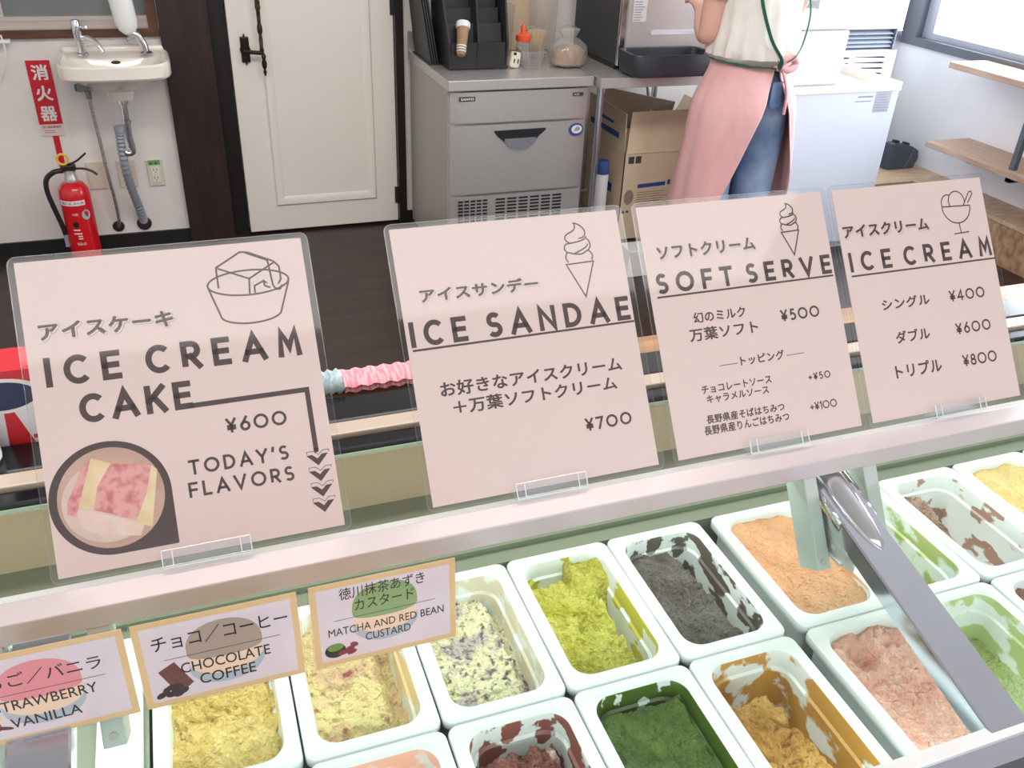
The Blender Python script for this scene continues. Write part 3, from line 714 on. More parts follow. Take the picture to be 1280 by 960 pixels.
# ------------------------------------------------------------ flavour tags on the front glass
KT = .9338
TANP = mat('tag_tan', (224, 190, 140), .5); LAV = mat('tag_lavender', (222, 208, 214), .5)
PLATE = mat('tag_plate', (176, 184, 190), .55); CREAMT = mat('tag_cream', (238, 206, 180), .55)
def ftag(x0, label, w_, h_, mound, mcol):
    xx = -.0286 + KT * (x0 + .0286); zz = 1.511 + KT * (.765 - 1.511)
    s = thing('flavour_tag', label, 'tag', (xx, .0065, zz + .0028), (radians(86), 0, 0), 'flavour tags standing on the front glass')
    W, H = w_ * KT, h_ * KT
    g = G(); g.rings([rrect(W / 2, H / 2, .003, -.0004, cx=W / 2, cy=H / 2), rrect(W / 2, H / 2, .003, .0009, cx=W / 2, cy=H / 2)], caps=(True, True))
    for f in g.bm.faces: f.smooth = False
    g.build('laminate', CLEAR, s)
    g = G(); g.ribbon([(p.x, p.y) for p in rrect(W / 2 - .0004, H / 2 - .0004, .003, 0, cx=W / 2, cy=H / 2)], .0007, .00092, True); g.build('laminate_edge', clear('laminate_rim', (.9, .9, .9), .2, 2.2), s)
    b = .0018
    g = G(); g.box(b, W - b, b, H - b, -.0002, .0004); g.build('border', TANP, s)
    q = .0085 * KT
    g = G(); g.poly([(q, q, .00043), (W - q, q, .00043), (W - q, H - q, .00043), (q, H - q, .00043)]); g.build('card', LAV, s, recalc=False)
    cx, cy, rx, ry = [a * mm * KT for a in mound]
    g = G()
    g.poly([(a, b_, .00046) for a, b_ in arc(cx, cy - ry * .72, rx * 1.0, ry * .78, 0, 360, 40)[:-1]], 1)
    g.poly([(a, b_, .00049) for a, b_ in arc(cx, cy - ry * .50, rx * .97, ry * .62, 0, 360, 40)[:-1]], 2)
    g.poly([(cx + rx * cos(t) * (1 if True else 1), cy + (ry * abs(sin(t)) ** .8 if sin(t) > 0 else -ry * .45 * abs(sin(t)) ** .5), .00052) for t in [2 * pi * k / 48 for k in range(48)]], 0)
    g.build('dessert_picture', [mcol, PLATE, CREAMT], s, recalc=False)
    return s
TZ = .00056
def tj(g, body, u0, u1, v0, v1, off=0.0, sp=1.0): glyphs(g, body, u0 * mm * KT, u1 * mm * KT, v0 * mm * KT, v1 * mm * KT, TZ, off, sp)
def tr(g, pts, wt): g.ribbon([(a * mm * KT, b * mm * KT) for a, b in pts], wt * mm, TZ)
def blob(g, cx, cy, rx, ry, rot, z, mi=0):
    g.poly([((cx + rx * cos(t) * cos(rot) - ry * sin(t) * sin(rot)) * mm * KT, (cy + rx * cos(t) * sin(rot) + ry * sin(t) * cos(rot)) * mm * KT, z) for t in [2 * pi * k / 20 for k in range(20)]], mi)
# strawberry vanilla
s = ftag(-.2975, 'tan edged flavour tag with pink dessert, reading STRAWBERRY VANILLA, leftmost on the glass', .152, .111, (72, 64, 36, 31), mat('tag_pink', (226, 142, 148), .55))
g = G(); tj(g, 'いちご／バニラ', 14, 127, 68.5, 85.5, .006); tr(g, [(20, 60), (128, 60)], .6); tj(g, 'STRAWBERRY', 30, 118.5, 41, 53.5, .006); tj(g, 'VANILLA', 40, 101, 19, 31, .006); g.build('lettering', INKT, s, recalc=False)
g = G()
blob(g, 26, 26, 6, 8, .3, .00053, 0); blob(g, 33, 22, 9, 2.2, -.3, .00054, 1); blob(g, 20, 15, 7, 1.6, .4, .00054, 1); blob(g, 30, 33, 5, 3, .8, .00054, 2)
g.build('ingredient_picture', [mat('tag_berry', (200, 60, 62), .55), mat('tag_vanilla_pod', (96, 56, 44), .55), mat('tag_flower', (240, 206, 110), .55)], s, recalc=False)
# chocolate coffee
s = ftag(-.1425, 'tan edged flavour tag with grey-brown dessert and chocolate bar, reading CHOCOLATE COFFEE', .158, .111, (82.5, 64, 36, 32), mat('tag_taupe', (172, 152, 138), .55))
g = G(); tj(g, 'チョコ／コーヒー', 17, 145, 71.5, 91, .006); tr(g, [(26, 59.7), (136, 60)], .6); tj(g, 'CHOCOLATE', 39, 124.5, 38.5, 51.5, .006); tj(g, 'COFFEE', 54.5, 108.5, 19.5, 33, .006); g.build('lettering', INKT, s, recalc=False)
g = G(); q = lambda P: [(a * mm * KT, b * mm * KT, .00053) for a, b in P]
g.poly(q([(18, 46.5), (34, 55.5), (48.5, 25), (33, 12.5)]), 0)
for a in (.25, .5, .75):
    g.ribbon([((18 + 15 * a) * mm * KT, (46.5 - 34 * a) * mm * KT), ((34 + 14.5 * a) * mm * KT, (55.5 - 30.5 * a) * mm * KT)], .0004, .00054, mi=1)
g.ribbon([(26 * mm * KT, 51 * mm * KT), (40.5 * mm * KT, 18.5 * mm * KT)], .0004, .00054, mi=1)
for bx, by, r in ((17, 16, .5), (22, 20, 1.4), (27, 24, .2), (30, 19, .9), (34, 24, -.4), (38, 17, .5), (26, 15, .1), (33, 14, .4)): blob(g, bx, by, 5.2, 3.5, r, .00055 + random.random() * .00004, 2)
g.build('ingredient_picture', [mat('tag_chocolate', (112, 66, 62), .5), mat('tag_choc_line', (136, 88, 82), .5), mat('tag_beans', (66, 48, 48), .5)], s, recalc=False)
# matcha red bean
s = ftag(.0235, 'tan edged flavour tag with green dessert, reading MATCHA AND RED BEAN CUSTARD', .1565, .112, (78, 69, 34.5, 31), mat('tag_green', (140, 166, 108), .55))
g = G(); tj(g, '徳川抹茶あずき', 31.5, 121, 86, 101.5, .004); tj(g, 'カスタード', 46.5, 109, 69, 83.5, .004); tr(g, [(24, 61), (132, 61.5)], .6); tj(g, 'MATCHA AND RED BEAN', 17.5, 141, 40.8, 51, .004); tj(g, 'CUSTARD', 55.5, 104, 26, 36.5, .004); g.build('lettering', INKT, s, recalc=False)
g = G()
blob(g, 23, 21.5, 11, 9.5, 0, .00053, 0); blob(g, 23.5, 26, 8.5, 5, .1, .00054, 1); blob(g, 38, 20, 6, 3.6, .5, .00055, 2); blob(g, 43, 25, 4.5, 3.2, -.4, .00056, 2); blob(g, 31, 17, 5.5, 3.2, .2, .00057, 2); blob(g, 40, 15.5, 5.5, 3, .3, .00058, 2)
g.build('ingredient_picture', [mat('tag_bowl', (44, 40, 40), .5), mat('tag_matcha', (112, 146, 60), .5), mat('tag_redbean', (134, 50, 62), .5)], s, recalc=False)

# ------------------------------------------------------------ things on the rear ledge
g = G(); TW = []
for j in range(2):
    L = []
    for i in range(31):
        x = .150 + .15 * i / 30
        for_ = []
        z0 = .796 + j * .009
        wv = .0035 * sin(i * 1.4 + j)
        for k in range(10):
            a = 2 * pi * k / 10
            for_.append(Vector((x, .5665 + .027 * cos(a) + wv * .5, z0 + .006 + (.0065 - .0001 * i * .6) * sin(a) + wv * .25)))
        L.append(for_)
    g.rings(L, caps=(True, True))
PINKT = mat('towel_pink', (238, 150, 164), .9, 0, (246, 190, 196), 60, stretch=(4, .6, 1), thr=(.45, .55), bump=.4, bscale=160)
tag(g.build('towel', PINKT, smooth=True), 'folded pink ribbed towel on the rear ledge of the freezer', 'towel')
g = G(); L = []
for i in range(13):
    x = .108 + .04 * i / 12
    L.append([Vector((x + .002 * sin(k * 2.1), .560 + .022 * cos(2 * pi * k / 14), .812 + (.017 + .004 * sin(i * 1.7 + k)) * sin(2 * pi * k / 14))) for k in range(14)])
g.rings(L, caps=(True, True))
tag(g.build('cloth', mat('cloth_pale_blue', (206, 224, 230), .85, 0, (184, 208, 218), 60, bump=.4, bscale=90), smooth=True), 'crumpled pale blue cloth beside the pink towel', 'cloth')
bxo = thing('tissue_box', 'white carton with red bands and a navy oval on the rear ledge', 'box', (-.305, .5635, .7945))
g = G(); g.box(-.055, .055, -.030, .035, 0, .118, bev=.002); g.build('carton', mat('carton_white', (236, 234, 236), .45), bxo)
g = G(); g.box(-.0555, .0555, -.0305, .0355, .100, .1185); g.prism([(-.052, 0), (-.018, 0), (-.036, .06), (-.046, .07)], -.0306, -.030, lambda a, b, c: Vector((a + .05, c, b))); g.box(.03, .04, -.0306, -.03, .012, .018); g.build('red_band', mat('carton_red', (206, 40, 50), .45), bxo)
g = G(); g.prism(arc(.006, .082, .05, .026, 0, 360, 30)[:-1], -.0312, -.0300, lambda a, b, c: Vector((a, c, b))); g.build('white_oval', WHITEF, bxo)
g = G(); g.prism(arc(.004, .082, .044, .021, 0, 360, 30)[:-1], -.0318, -.0310, lambda a, b, c: Vector((a, c, b))); g.build('navy_oval', NAVY, bxo)
g = G(); g.lathe([(.028, 0), (.032, .004), (.033, .05), (.029, .058), (.02, .058)], (0, 0, 0), 24)
tag(g.build('lidded_tub', WHITEP, None, (-.342, .497, .8035), smooth=True), 'round white plastic tub in front of the red and white carton', 'tub')

# ------------------------------------------------------------ sink corner
sk = thing('wash_basin', 'small cream ceramic wall basin below the dark window', 'sink', (-.225, YB, .0))
g = G()
def dsh(hx, yb, yf, z, r, n=40):  # D-shaped outline: straight back, bowed front
    P = []
    for k in range(n):
        t = 2 * pi * k / n; c, s_ = cos(t), sin(t)
        e = .55 if s_ < 0 else .3
        P.append(Vector((hx * (abs(c) ** e) * (1 if c > 0 else -1), (yb + yf) / 2 + (yb - yf) / 2 * (abs(s_) ** .45) * (1 if s_ > 0 else -1) - (0.02 * cos(t * 1.0) ** 2 * 0), z)))
    return P
g.rings([dsh(.045, -.09, -.19, .655, 0), dsh(.05, -.085, -.20, .69, 0), dsh(.10, -.04, -.26, .715, 0), dsh(.17, -.004, -.325, .755, 0), dsh(.192, -.002, -.345, .758, 0), dsh(.196, -.001, -.352, .766, 0), dsh(.195, -.001, -.352, .805, 0), dsh(.19, -.004, -.346, .812, 0), dsh(.178, -.05, -.332, .809, 0), dsh(.168, -.085, -.318, .79, 0), dsh(.12, -.10, -.28, .745, 0), dsh(.05, -.11, -.2, .73, 0)], caps=(True, True))
g.build('basin', CREAM, sk, smooth=True)
g = G(); L = []
g.box(-.187, .187, -.035, -.002, .80, .828, bev=.012, seg=4); g.build('back_ledge', CREAM, sk, smooth=True)
g = G(); g.prism(arc(0, 0, .017, .006, 0, 360, 20)[:-1], 0, .002, lambda a, b, c: Vector((a - .0, -.092 - c + .0, .778 + b))); g.build('overflow_slot', mat('slot_dark', (54, 42, 34), .5), sk)
fa = thing('faucet', 'chrome single lever faucet on the left of the basin', 'faucet', (-.335, 3.215, .806))
g = G(); g.lathe([(.021, 0), (.021, .006), (.016, .01), (.0155, .075), (.017, .08), (.017, .118), (.0145, .124)], (0, 0, 0), 20, M=Matrix.Rotation(radians(-3), 4, 'Y')); g.build('body', CHROME, fa, smooth=True)
g = G(); g.tube(smoothpts([(0.005, -.005, .06), (.03, -.02, .063), (.055, -.035, .05), (.075, -.05, .018)]), .0088, 12); g.build('spout', CHROME, fa, smooth=True)
g = G(); g.tube([(.0, 0, .1), (.03, -.012, .098)], .004, 8); g.lathe([(.004, 0), (.006, .004), (.004, .01)], (.03, -.012, .094), 10); g.build('lever', CHROME, fa, smooth=True)
sd = thing('soap_dispenser', 'white soap bottle on a bent chrome holder, right of the faucet', 'soap dispenser', (-.11, 3.215, .806))
g = G(); g.lathe([(.012, .07), (.02, .075), (.034, .09), (.041, .115), (.042, .2), (.036, .24), (.02, .26)], (-.042, 0, 0), 28, sx=1, sy=.85, M=Matrix.Rotation(radians(-6), 4, 'Y')); g.build('bottle', WHITEP, sd, smooth=True)
g = G(); g.tube(smoothpts([(0, 0, .005), (-.008, 0, .04), (-.025, 0, .068), (-.045, 0, .075)]), [.014] * 19, 12); g.lathe([(.024, 0), (.024, .004), (.017, .009), (.012, .012)], (0, 0, 0), 18); g.build('holder', CHROME, sd, smooth=True)
g = G(); g.lathe([(.012, .055), (.012, .078)], (-.046, 0, 0), 14); g.tube([(-.05, -.004, .058), (-.062, -.012, .052)], .006, 8); g.build('nozzle', GREYP, sd)
# drain and hoses
dr = thing('drain_pipe', 'chrome trap with grey corrugated hose under the basin', 'pipe', (-.222, 3.14, .0))
g = G(); g.lathe([(.02, .655), (.02, .64), (.013, .637), (.013, .58), (.017, .578), (.017, .565), (.013, .563), (.0125, .5)], (0, 0, 0), 18); g.tube(smoothpts([(0, 0, .51), (.004, 0, .47), (.0, 0, .45), (-.022, .0, .45), (-.03, 0, .47), (-.03, 0, .535)]), .013, 12)
g.build('trap', CHROME, dr, smooth=True)
g = G(); path = smoothpts([(-.03, .0, .545), (-.034, .0, .49), (-.035, 0.01, .40), (-.03, .05, .30), (-.018, .1, .20), (-.012, .145, .13), (-.01, .158, .112)], 10)
rr = [.0165 + .002 * (1 if k % 2 else -1) for k in range(len(path))]
g.tube(path, rr, 14); g.tube([(-.03, 0, .53), (-.031, 0, .556)], .02, 14); g.build('corrugated_hose', GREYP, dr)
g = G(); g.lathe([(.03, 0), (.028, .006), (.019, .008)], (-.01, .158, .1), 20, M=Matrix.Rotation(radians(90), 4, 'X')); g.build('escutcheon', mat('pipe_hole_dark', (40, 36, 36), .6), dr)
ws = thing('supply_hose', 'grey valve with thin braided water hose left of the drain', 'hose', (-.355, 3.27, .0))
g = G(); g.box(-.028, .014, -.03, .028, .665, .69, bev=.004); g.tube([(.008, -.012, .665), (.008, -.012, .635)], .011, 12); g.build('valve', mat('valve_grey', (140, 146, 152), .35, .6), ws)
g = G(); g.box(-.036, -.028, -.022, .01, .666, .689, bev=.003); g.build('blue_knob', mat('valve_blue', (72, 130, 176), .4), ws)
g = G(); g.tube(smoothpts([(.008, -.012, .64), (.012, -.02, .56), (.018, -.03, .45), (.024, -.04, .33), (.03, -.025, .22), (.028, .0, .13), (.02, .02, .097)], 8), .0065, 10); g.build('braided_hose', mat('braid', (196, 190, 188), .35, .6, (130, 124, 122), 200), ws)
g = G(); g.lathe([(.024, 0), (.022, .005), (.01, .006)], (.02, .029, .095), 18, M=Matrix.Rotation(radians(90), 4, 'X')); g.build('escutcheon', MATS['pipe_hole_dark'], ws)
OUT = mat('outlet_ivory', (222, 212, 194), .4)
ol = thing('wall_outlet', 'ivory double wall outlet with a green sticker near the door frame', 'outlet', (-.152, YB, .26))
g = G(); g.box(-.032, .032, -.008, 0, 0, .112, bev=.003); g.build('plate', OUT, ol)
g = G(); g.box(-.016, .016, -.010, -.008, .018, .086, bev=.001); g.build('socket', mat('socket_white', (236, 230, 218), .4), ol)
g = G()
for z in (.032, .066):
    g.box(-.008, -.0055, -.0106, -.0099, z, z + .010); g.box(.0045, .007, -.0106, -.0099, z, z + .009); g.lathe([(.0022, 0), (.0022, .0006)], (.0, -.0100, z - .006), 8, M=Matrix.Rotation(radians(90), 4, 'X'))
g.build('slots', BLACK, ol)
g = G(); g.box(-.025, .022, -.0086, -.0078, .09, .11); g.build('sticker', mat('sticker_green', (104, 176, 112), .5), ol)
g = G()
for ux in (-.014, .006): g.prism([(ux - .006, .094), (ux + .006, .094), (ux, .104)], -.0092, -.0085, lambda a, b, c: Vector((a, c, b)))
g.build('sticker_marks', mat('sticker_dark', (34, 90, 60), .5), ol)
for x, ll in ((-.378, 'blank ivory wall plate behind the thin braided hose'), (-.262, 'blank ivory wall plate behind the grey corrugated hose')):
    g = G(); g.box(-.036, .036, -.007, 0, 0, .116, bev=.003)
    tag(g.build('blank_plate', OUT, None, (x, YB, .262)), ll, 'wall plate', 'blank wall plates under the basin')
# extinguisher plate with characters
es = thing('extinguisher_plate', 'tall red wall plate with white characters above the fire extinguisher', 'sign', (-.505, YB - .003, .49))
g = G(); g.box(-.0415, .0415, -.003, .003, .045, .285); g.build('red_field', REDF, es)
g = G(); g.box(-.0415, .0415, -.003, .003, 0, .045); g.build('white_label', mat('label_white', (232, 214, 214), .5), es)
g = G(); ff2 = lambda a, b, c: (a, c, b)
for j, ch in enumerate('消火器'): glyphs(g, ch, -.029, .029, .213 - j * .078, .271 - j * .078, -.0034, .03, f=ff2)
g.build('characters', WHITEF, es, recalc=False)
g = G(); glyphs(g, '消火器設置場所', -.034, .034, .030, .040, -.0034, .01, f=ff2)
for zz in (.012, .02): g.box(-.03, .01, -.0034, -.003, zz, zz + .002)
g.build('small_print', mat('print_red', (150, 80, 84), .5), es, recalc=False)
g = G(); g.box(-.004, .018, -.002, .002, -.15, 0); g.build('red_strip', REDF, es)
ex = thing('fire_extinguisher', 'red fire extinguisher with black hose standing below the basin', 'fire extinguisher', (-.462, 3.16, 0))
g = G(); g.lathe([(.056, .0), (.058, .01), (.058, .29), (.054, .318), (.04, .338), (.022, .346)], (0, 0, 0), 36); g.build('cylinder', RED, ex, smooth=True)
g = G(); g.lathe([(.024, .345), (.024, .362), (.021, .366), (.021, .386), (.016, .39)], (0, 0, 0), 20); g.build('collar', STEEL, ex)
g = G(); g.box(-.026, .026, -.016, .016, .388, .412, bev=.005); g.tube(smoothpts([(-.01, -.004, .41), (.03, -.012, .425), (.06, -.02, .448), (.072, -.022, .458)]), .0065, 8, flat=.6); g.tube(smoothpts([(.01, -.006, .395), (.05, -.016, .397), (.08, -.022, .388), (.1, -.026, .372)]), .0065, 8, flat=.7)
g.build('valve_levers', BLACK, ex)
g = G(); pts = [(-.014 + .019 * cos(2 * pi * k / 20), -.012, .436 + .02 * sin(2 * pi * k / 20)) for k in range(21)]; g.tube(pts, .0048, 8); g.build('safety_ring', mat('ring_yellow', (236, 194, 60), .4), ex)
g = G(); g.tube(smoothpts([(-.024, 0, .388), (-.055, -.005, .386), (-.086, -.01, .36), (-.092, -.012, .31), (-.078, -.015, .23), (-.066, -.016, .17), (-.062, -.016, .135)]), .0098, 10); g.build('hose', BLACK, ex, smooth=True)
g = G(); g.lathe([(.007, .155), (.009, .14), (.008, .09), (.01, .085)], (-.062, -.016, 0), 12); g.build('nozzle', GREYP, ex)
def wrapband(g, R, a0, a1, z0, z1, n=14, mi=0):
    P = [radians(a0 + (a1 - a0) * k / n) for k in range(n + 1)]
    g.rings([[Vector((R * sin(t), -R * cos(t), z)) for t in P] for z in (z0, z1)], closed=False, mi=mi)
g = G(); wrapband(g, .0585, -62, 38, .262, .282); g.build('white_band', WHITEF, ex)
g = G(); fx = lambda R: (lambda a, b, c: (R * sin(a / R), -R * cos(a / R), b))
glyphs(g, '蓄圧式 消火器', -.052, .034, .267, .277, 0, .01, f=fx(.0588)); g.build('band_text', mat('band_grey', (120, 116, 124), .5), ex, recalc=False)
g = G(); t = [2 * pi * k / 24 for k in range(24)]; g.poly([(.0587 * sin(radians(34) + .017 * cos(a) / .0585), -.0587 * cos(radians(34) + .017 * cos(a) / .0585), .222 + .02 * sin(a)) for a in t]); g.build('round_sticker', mat('sticker_cyan', (150, 200, 208), .4), ex)
g = G()
g.poly([fx(.0587)(x - .012, .185 + z, 0) for x, z in ((-.012, 0), (-.006, -.012), (.006, -.012), (.012, 0), (.01, .01), (.003, .008), (.001, .018), (-.003, .008), (-.009, .008))])
g.build('black_mark', BLACK, ex)
g = G(); glyphs(g, '10型', -.018, .004, .222, .232, 0, .02, f=fx(.0587))
for zz, a, b in ((.16, -.026, .0), (.145, -.026, .004), (.134, -.012, .004), (.124, -.012, .004)): wrapband(g, .0587, a / .0585 * 57.3, b / .0585 * 57.3, zz, zz + .005, 6)
glyphs(g, '普通火災', -.022, .012, .098, .11, 0, .02, f=fx(.0587)); g.build('white_print', WHITEF, ex, recalc=False)
# white corded bracket at the window's left
wb = thing('wall_bracket', 'small white cord bracket with a hanging cable at the window frame', 'bracket', (-.60, YB - .02, .846))
g = G(); g.box(-.03, .025, -.035, 0, .0, .012, bev=.003); g.build('bracket', WHITEP, wb)
g = G(); g.tube(smoothpts([(-.0, -.03, .03), (.002, -.03, -.03), (-.015, -.02, -.09), (-.04, -.01, -.13)]), .003, 8); g.build('cable', WHITEP, wb)

# ------------------------------------------------------------ ice maker with worktop
im = thing('ice_maker', 'stainless under-counter ice maker with scoop-handle drawer beside the door', 'ice maker', (.94, 2.66, 0))
ix = .585
g = G(); g.box(.0, ix, .03, .61, .03, .742, bev=.003); g.build('housing', STEELD, im)
g = G(); g.box(-.006, ix + .008, .0, .62, .745, .784, bev=.003); g.box(-.006, ix + .008, .6, .62, .784, .86); g.build('worktop', STEEL, im)
def bowed(g, x0, x1, z0, z1, y=.022, d=.012, n=16):
    L = []
    for z in (z0, z1): L.append([Vector((x0, .03, z))] + [Vector((x0 + (x1 - x0) * k / n, y - d * (1 - (2 * k / n - 1) ** 8), z)) for k in range(n + 1)] + [Vector((x1, .03, z))])
    g.rings(L, caps=(True, True))
g = G(); bowed(g, .006, ix - .004, .622, .738); up = g.build('top_panel', STEEL, im)
g = G(); g.box(.04, .104, .0075, .011, .705, .722, bev=.002); g.box(.51, .555, .0075, .011, .708, .722, bev=.002); g.build('badge', mat('badge_dark', (64, 64, 72), .4), up)
g = G(); glyphs(g, 'SANYO', .046, .098, .709, .718, .0070, .03, f=ff2); glyphs(g, 'ICE', .516, .536, .7115, .7185, .0070, .0, f=ff2); g.build('badge_text', WHITEF, up, recalc=False)
g = G(); bowed(g, .006, ix - .006, .338, .612); dw = g.build('drawer', STEEL, im)
g = G(); g.prism([(.186, .588), (.400, .590), (.40, .583), (.372, .560), (.36, .545), (.225, .545), (.20, .565), (.186, .582)], .0045, .0105, lambda a, b, c: Vector((a, c, b))); g.build('handle_recess', BLACK, dw)
g = G(); g.prism([(.226, .556), (.360, .557)] + arc(.293, .556, .067, .045, 0, -180, 16)[1:-1], .001, .0095, lambda a, b, c: Vector((a, c, b))); g.build('handle', CHROMEB, dw)
g = G(); g.prism(arc(.535, .575, .032, .026, 0, 360, 26)[:-1], .0085, .0105, lambda a, b, c: Vector((a, c, b)), 0); g.prism(arc(.537, .577, .023, .017, 0, 360, 26)[:-1], .0078, .0086, lambda a, b, c: Vector((a, c, b)), 1)
g.prism([(.524, .57), (.548, .572), (.552, .582), (.538, .588), (.530, .58)], .0074, .008, lambda a, b, c: Vector((a, c, b)), 2)
g.build('round_sticker', [BLUEP, WHITEF, GREYP], dw)
g = G(); bowed(g, .006, ix - .008, .05, .328); vp = g.build('vent_panel', STEEL, im)
g = G()
for cx in range(5):
    for k in range(7): g.box(.04 + cx * .026, .06 + cx * .026, .0085, .012, .305 - k * .014, .312 - k * .014)
g.build('vent_slots', BLACK, vp)
g = G()
for cx in range(6):
    for k in range(7): g.box(.20 + cx * .05, .24 + cx * .05, .0085, .012, .305 - k * .014, .312 - k * .014)
g.build('vent_slots', BLACK, vp)
# cup and lid organizer
og = thing('cup_organizer', 'black plastic cup and lid organizer with slanted dividers on the ice maker', 'organizer', (1.0, 2.84, .785))
g = G(); g.box(-.01, .235, .0, .24, 0, .012, bev=.003); g.build('base', BLACK, og)
for k, x in enumerate((-.004, .105, .225)):
    g = G(); g.prism([(0, .012), (.24, .012), (.24, .36), (.13, .36), (.0, .10)], x - .004, x + .004, lambda a, b, c: Vector((c + (b - .012) * (.07 if k else -.04), a, b))); g.build('divider', BLACK, og)
for k in range(5):
    y0 = .03 + k * .045
    g = G(); g.prism([(y0, .012), (y0 + .004, .012), (y0 + .054, .16 + k * .05), (y0 + .05, .16 + k * .05)], .0, .222, lambda a, b, c: Vector((c + (b - .012) * .03, a, b))); g.build('shelf_panel', BLACK, og)
g = G(); g.prism([(-.0, .012), (.006, .012), (.012, .10), (.006, .10)], 0.0, .222, lambda a, b, c: Vector((c, a, b))); g.build('front_panel', BLACK, og)
ls = thing('lid_rack', 'black slatted lid rack leaning at the left end of the worktop', 'rack', (.948, 2.95, .785))
for k in range(4):
    g = G(); g.prism([(0, 0), (.25, 0), (.25, .42), (.12, .42)], -.003, .003, lambda a, b, c: Vector((c + .011 * k - b * .10, a + k * .006, b))); g.build('slat', BLACK, ls)
g = G(); g.box(-.008, .036, .0, .26, -.0005, .006); g.build('foot', BLACK, ls)
cs = thing('cup_stack', 'stack of tan striped paper cups with white rims lying in the black organizer', 'cups', (1.03, 2.815, .845), (radians(-28), radians(14), 0))
g = G(); g.lathe([(.015, 0), (.017, .004), (.024, .105), (.025, .106), (.025, .112), (.022, .112)], (0, 0, 0), 24); g.build('tan_cups', mat('cup_tan', (170, 140, 104), .6, 0, (150, 120, 88), 30), cs, smooth=True)
g = G()
for z in (.012, .022, .032): g.lathe([(.0185 + z * .066, z), (.0185 + z * .066, z + .004)], (0, 0, 0), 24, caps=(False, False))
g.lathe([(.0245, .104), (.028, .106), (.028, .125), (.024, .13), (.018, .131)], (0, 0, 0), 24); g.build('white_rims', WHITEP, cs, smooth=True)
# adaptor
ad = thing('plug_adaptor', 'white plug adaptor lying by the clear tray', 'adaptor', (1.262, 2.85, .785), (0, radians(10), radians(15)))
g = G(); g.box(-.022, .022, -.012, .014, 0, .062, bev=.01, seg=3); g.build('body', mat('adaptor_cream', (236, 230, 216), .4), ad)
g = G(); g.box(-.014, -.009, -.0135, -.0118, .02, .036); g.box(.004, .009, -.0135, -.0118, .02, .036); g.box(-.02, -.006, -.0135, -.0118, .05, .06); g.build('slots', BLACK, ad)
tr_ = thing('clear_tray', 'clear plastic tray on the ice maker worktop', 'tray', (1.335, 2.87, .785))
g = G(); g.rings([rrect(.03, .055, .01, 0), rrect(.042, .075, .012, .07), rrect(.048, .08, .012, .07), rrect(.048, .08, .012, .066)], caps=(True, False)); g.build('tub', CLEARP, tr_)
sq = thing('squeeze_bottle', 'clear squeeze bottle with orange nozzle cap inside the clear tray', 'bottle', (1.318, 2.90, .7865))
g = G(); g.lathe([(.024, 0), (.026, .005), (.026, .085), (.022, .095)], (0, 0, 0), 20); g.build('body', CLEARP, sq, smooth=True)
g = G(); g.lathe([(.029, .092), (.031, .096), (.031, .116), (.012, .122), (.009, .15), (.005, .155)], (0, 0, 0), 20); g.build('cap', mat('cap_orange', (236, 92, 50), .4), sq)
for (x, y, r, h, lab) in ((1.395, 2.98, .045, .13, 'short clear plastic container holding wooden spoons'), (1.47, 3.08, .05, .24, 'tall clear plastic canister behind the bagged cones'), (1.30, 3.12, .045, .20, 'tall clear plastic container behind the orange capped bottle')):
    c = thing('clear_container', lab + ', on the worktop', 'container', (x, y, .785), (0, 0, 0), 'clear plastic containers on the worktop')
    g = G(); g.rings([rrect(r * .85, r * .85, .01, 0), rrect(r, r, .012, h), rrect(r + .004, r + .004, .012, h), rrect(r + .004, r + .004, .012, h - .006)], caps=(True, False)); g.build('tub', CLEARP, c)
g = G()
for k in range(5): g.box(-.008, .008, -.001, .001, 0, .12, M=Matrix.Translation((1.38 + k * .008, 2.975, .79)) @ Matrix.Rotation(radians(-14 + 6 * k), 4, 'Y'))
tag(g.build('wooden_spoon_bundle', mat('spoon_wood', (214, 180, 128), .6)), 'bundle of flat wooden spoons in the short clear container', 'spoons')
g = G(); g.box(1.26, 1.56, 3.2, 3.245, .786, 1.06, bev=.002)
tag(g.build('cardboard_carton', CARD), 'plain cardboard carton standing at the back of the worktop', 'box')
bg_ = thing('plastic_bag', 'knotted clear plastic bag of brown cones at the right end of the worktop', 'bag', (1.50, 2.86, .785))
g = G(); L = []
for i, (r, z) in enumerate(((.03, 0), (.07, .006), (.082, .04), (.078, .075), (.05, .1), (.028, .112), (.045, .14), (.02, .15))):
    L.append([Vector((r * (1 + .09 * noise.noise(Vector((k * .9, i * 1.3, 3)))) * cos(2 * pi * k / 30), .8 * r * (1 + .09 * noise.noise(Vector((k * .9, i * 1.3, 7)))) * sin(2 * pi * k / 30), z + .008 * noise.noise(Vector((k * .7, i, 1))))) for k in range(30)])
g.rings(L, caps=(True, True)); g.build('film', clear('bag_film', (.93, .92, .9), .12, 1.6, haze=.16), bg_, smooth=True)
g = G(); g.lathe([(.03, .003), (.07, .012), (.07, .06), (.045, .078), (.01, .084)], (0, 0, 0), 22, sy=.78); g.build('contents', mat('cones_brown', (178, 146, 112), .7, 0, (150, 116, 84), 50, bump=.4, bscale=60), bg_, smooth=True)

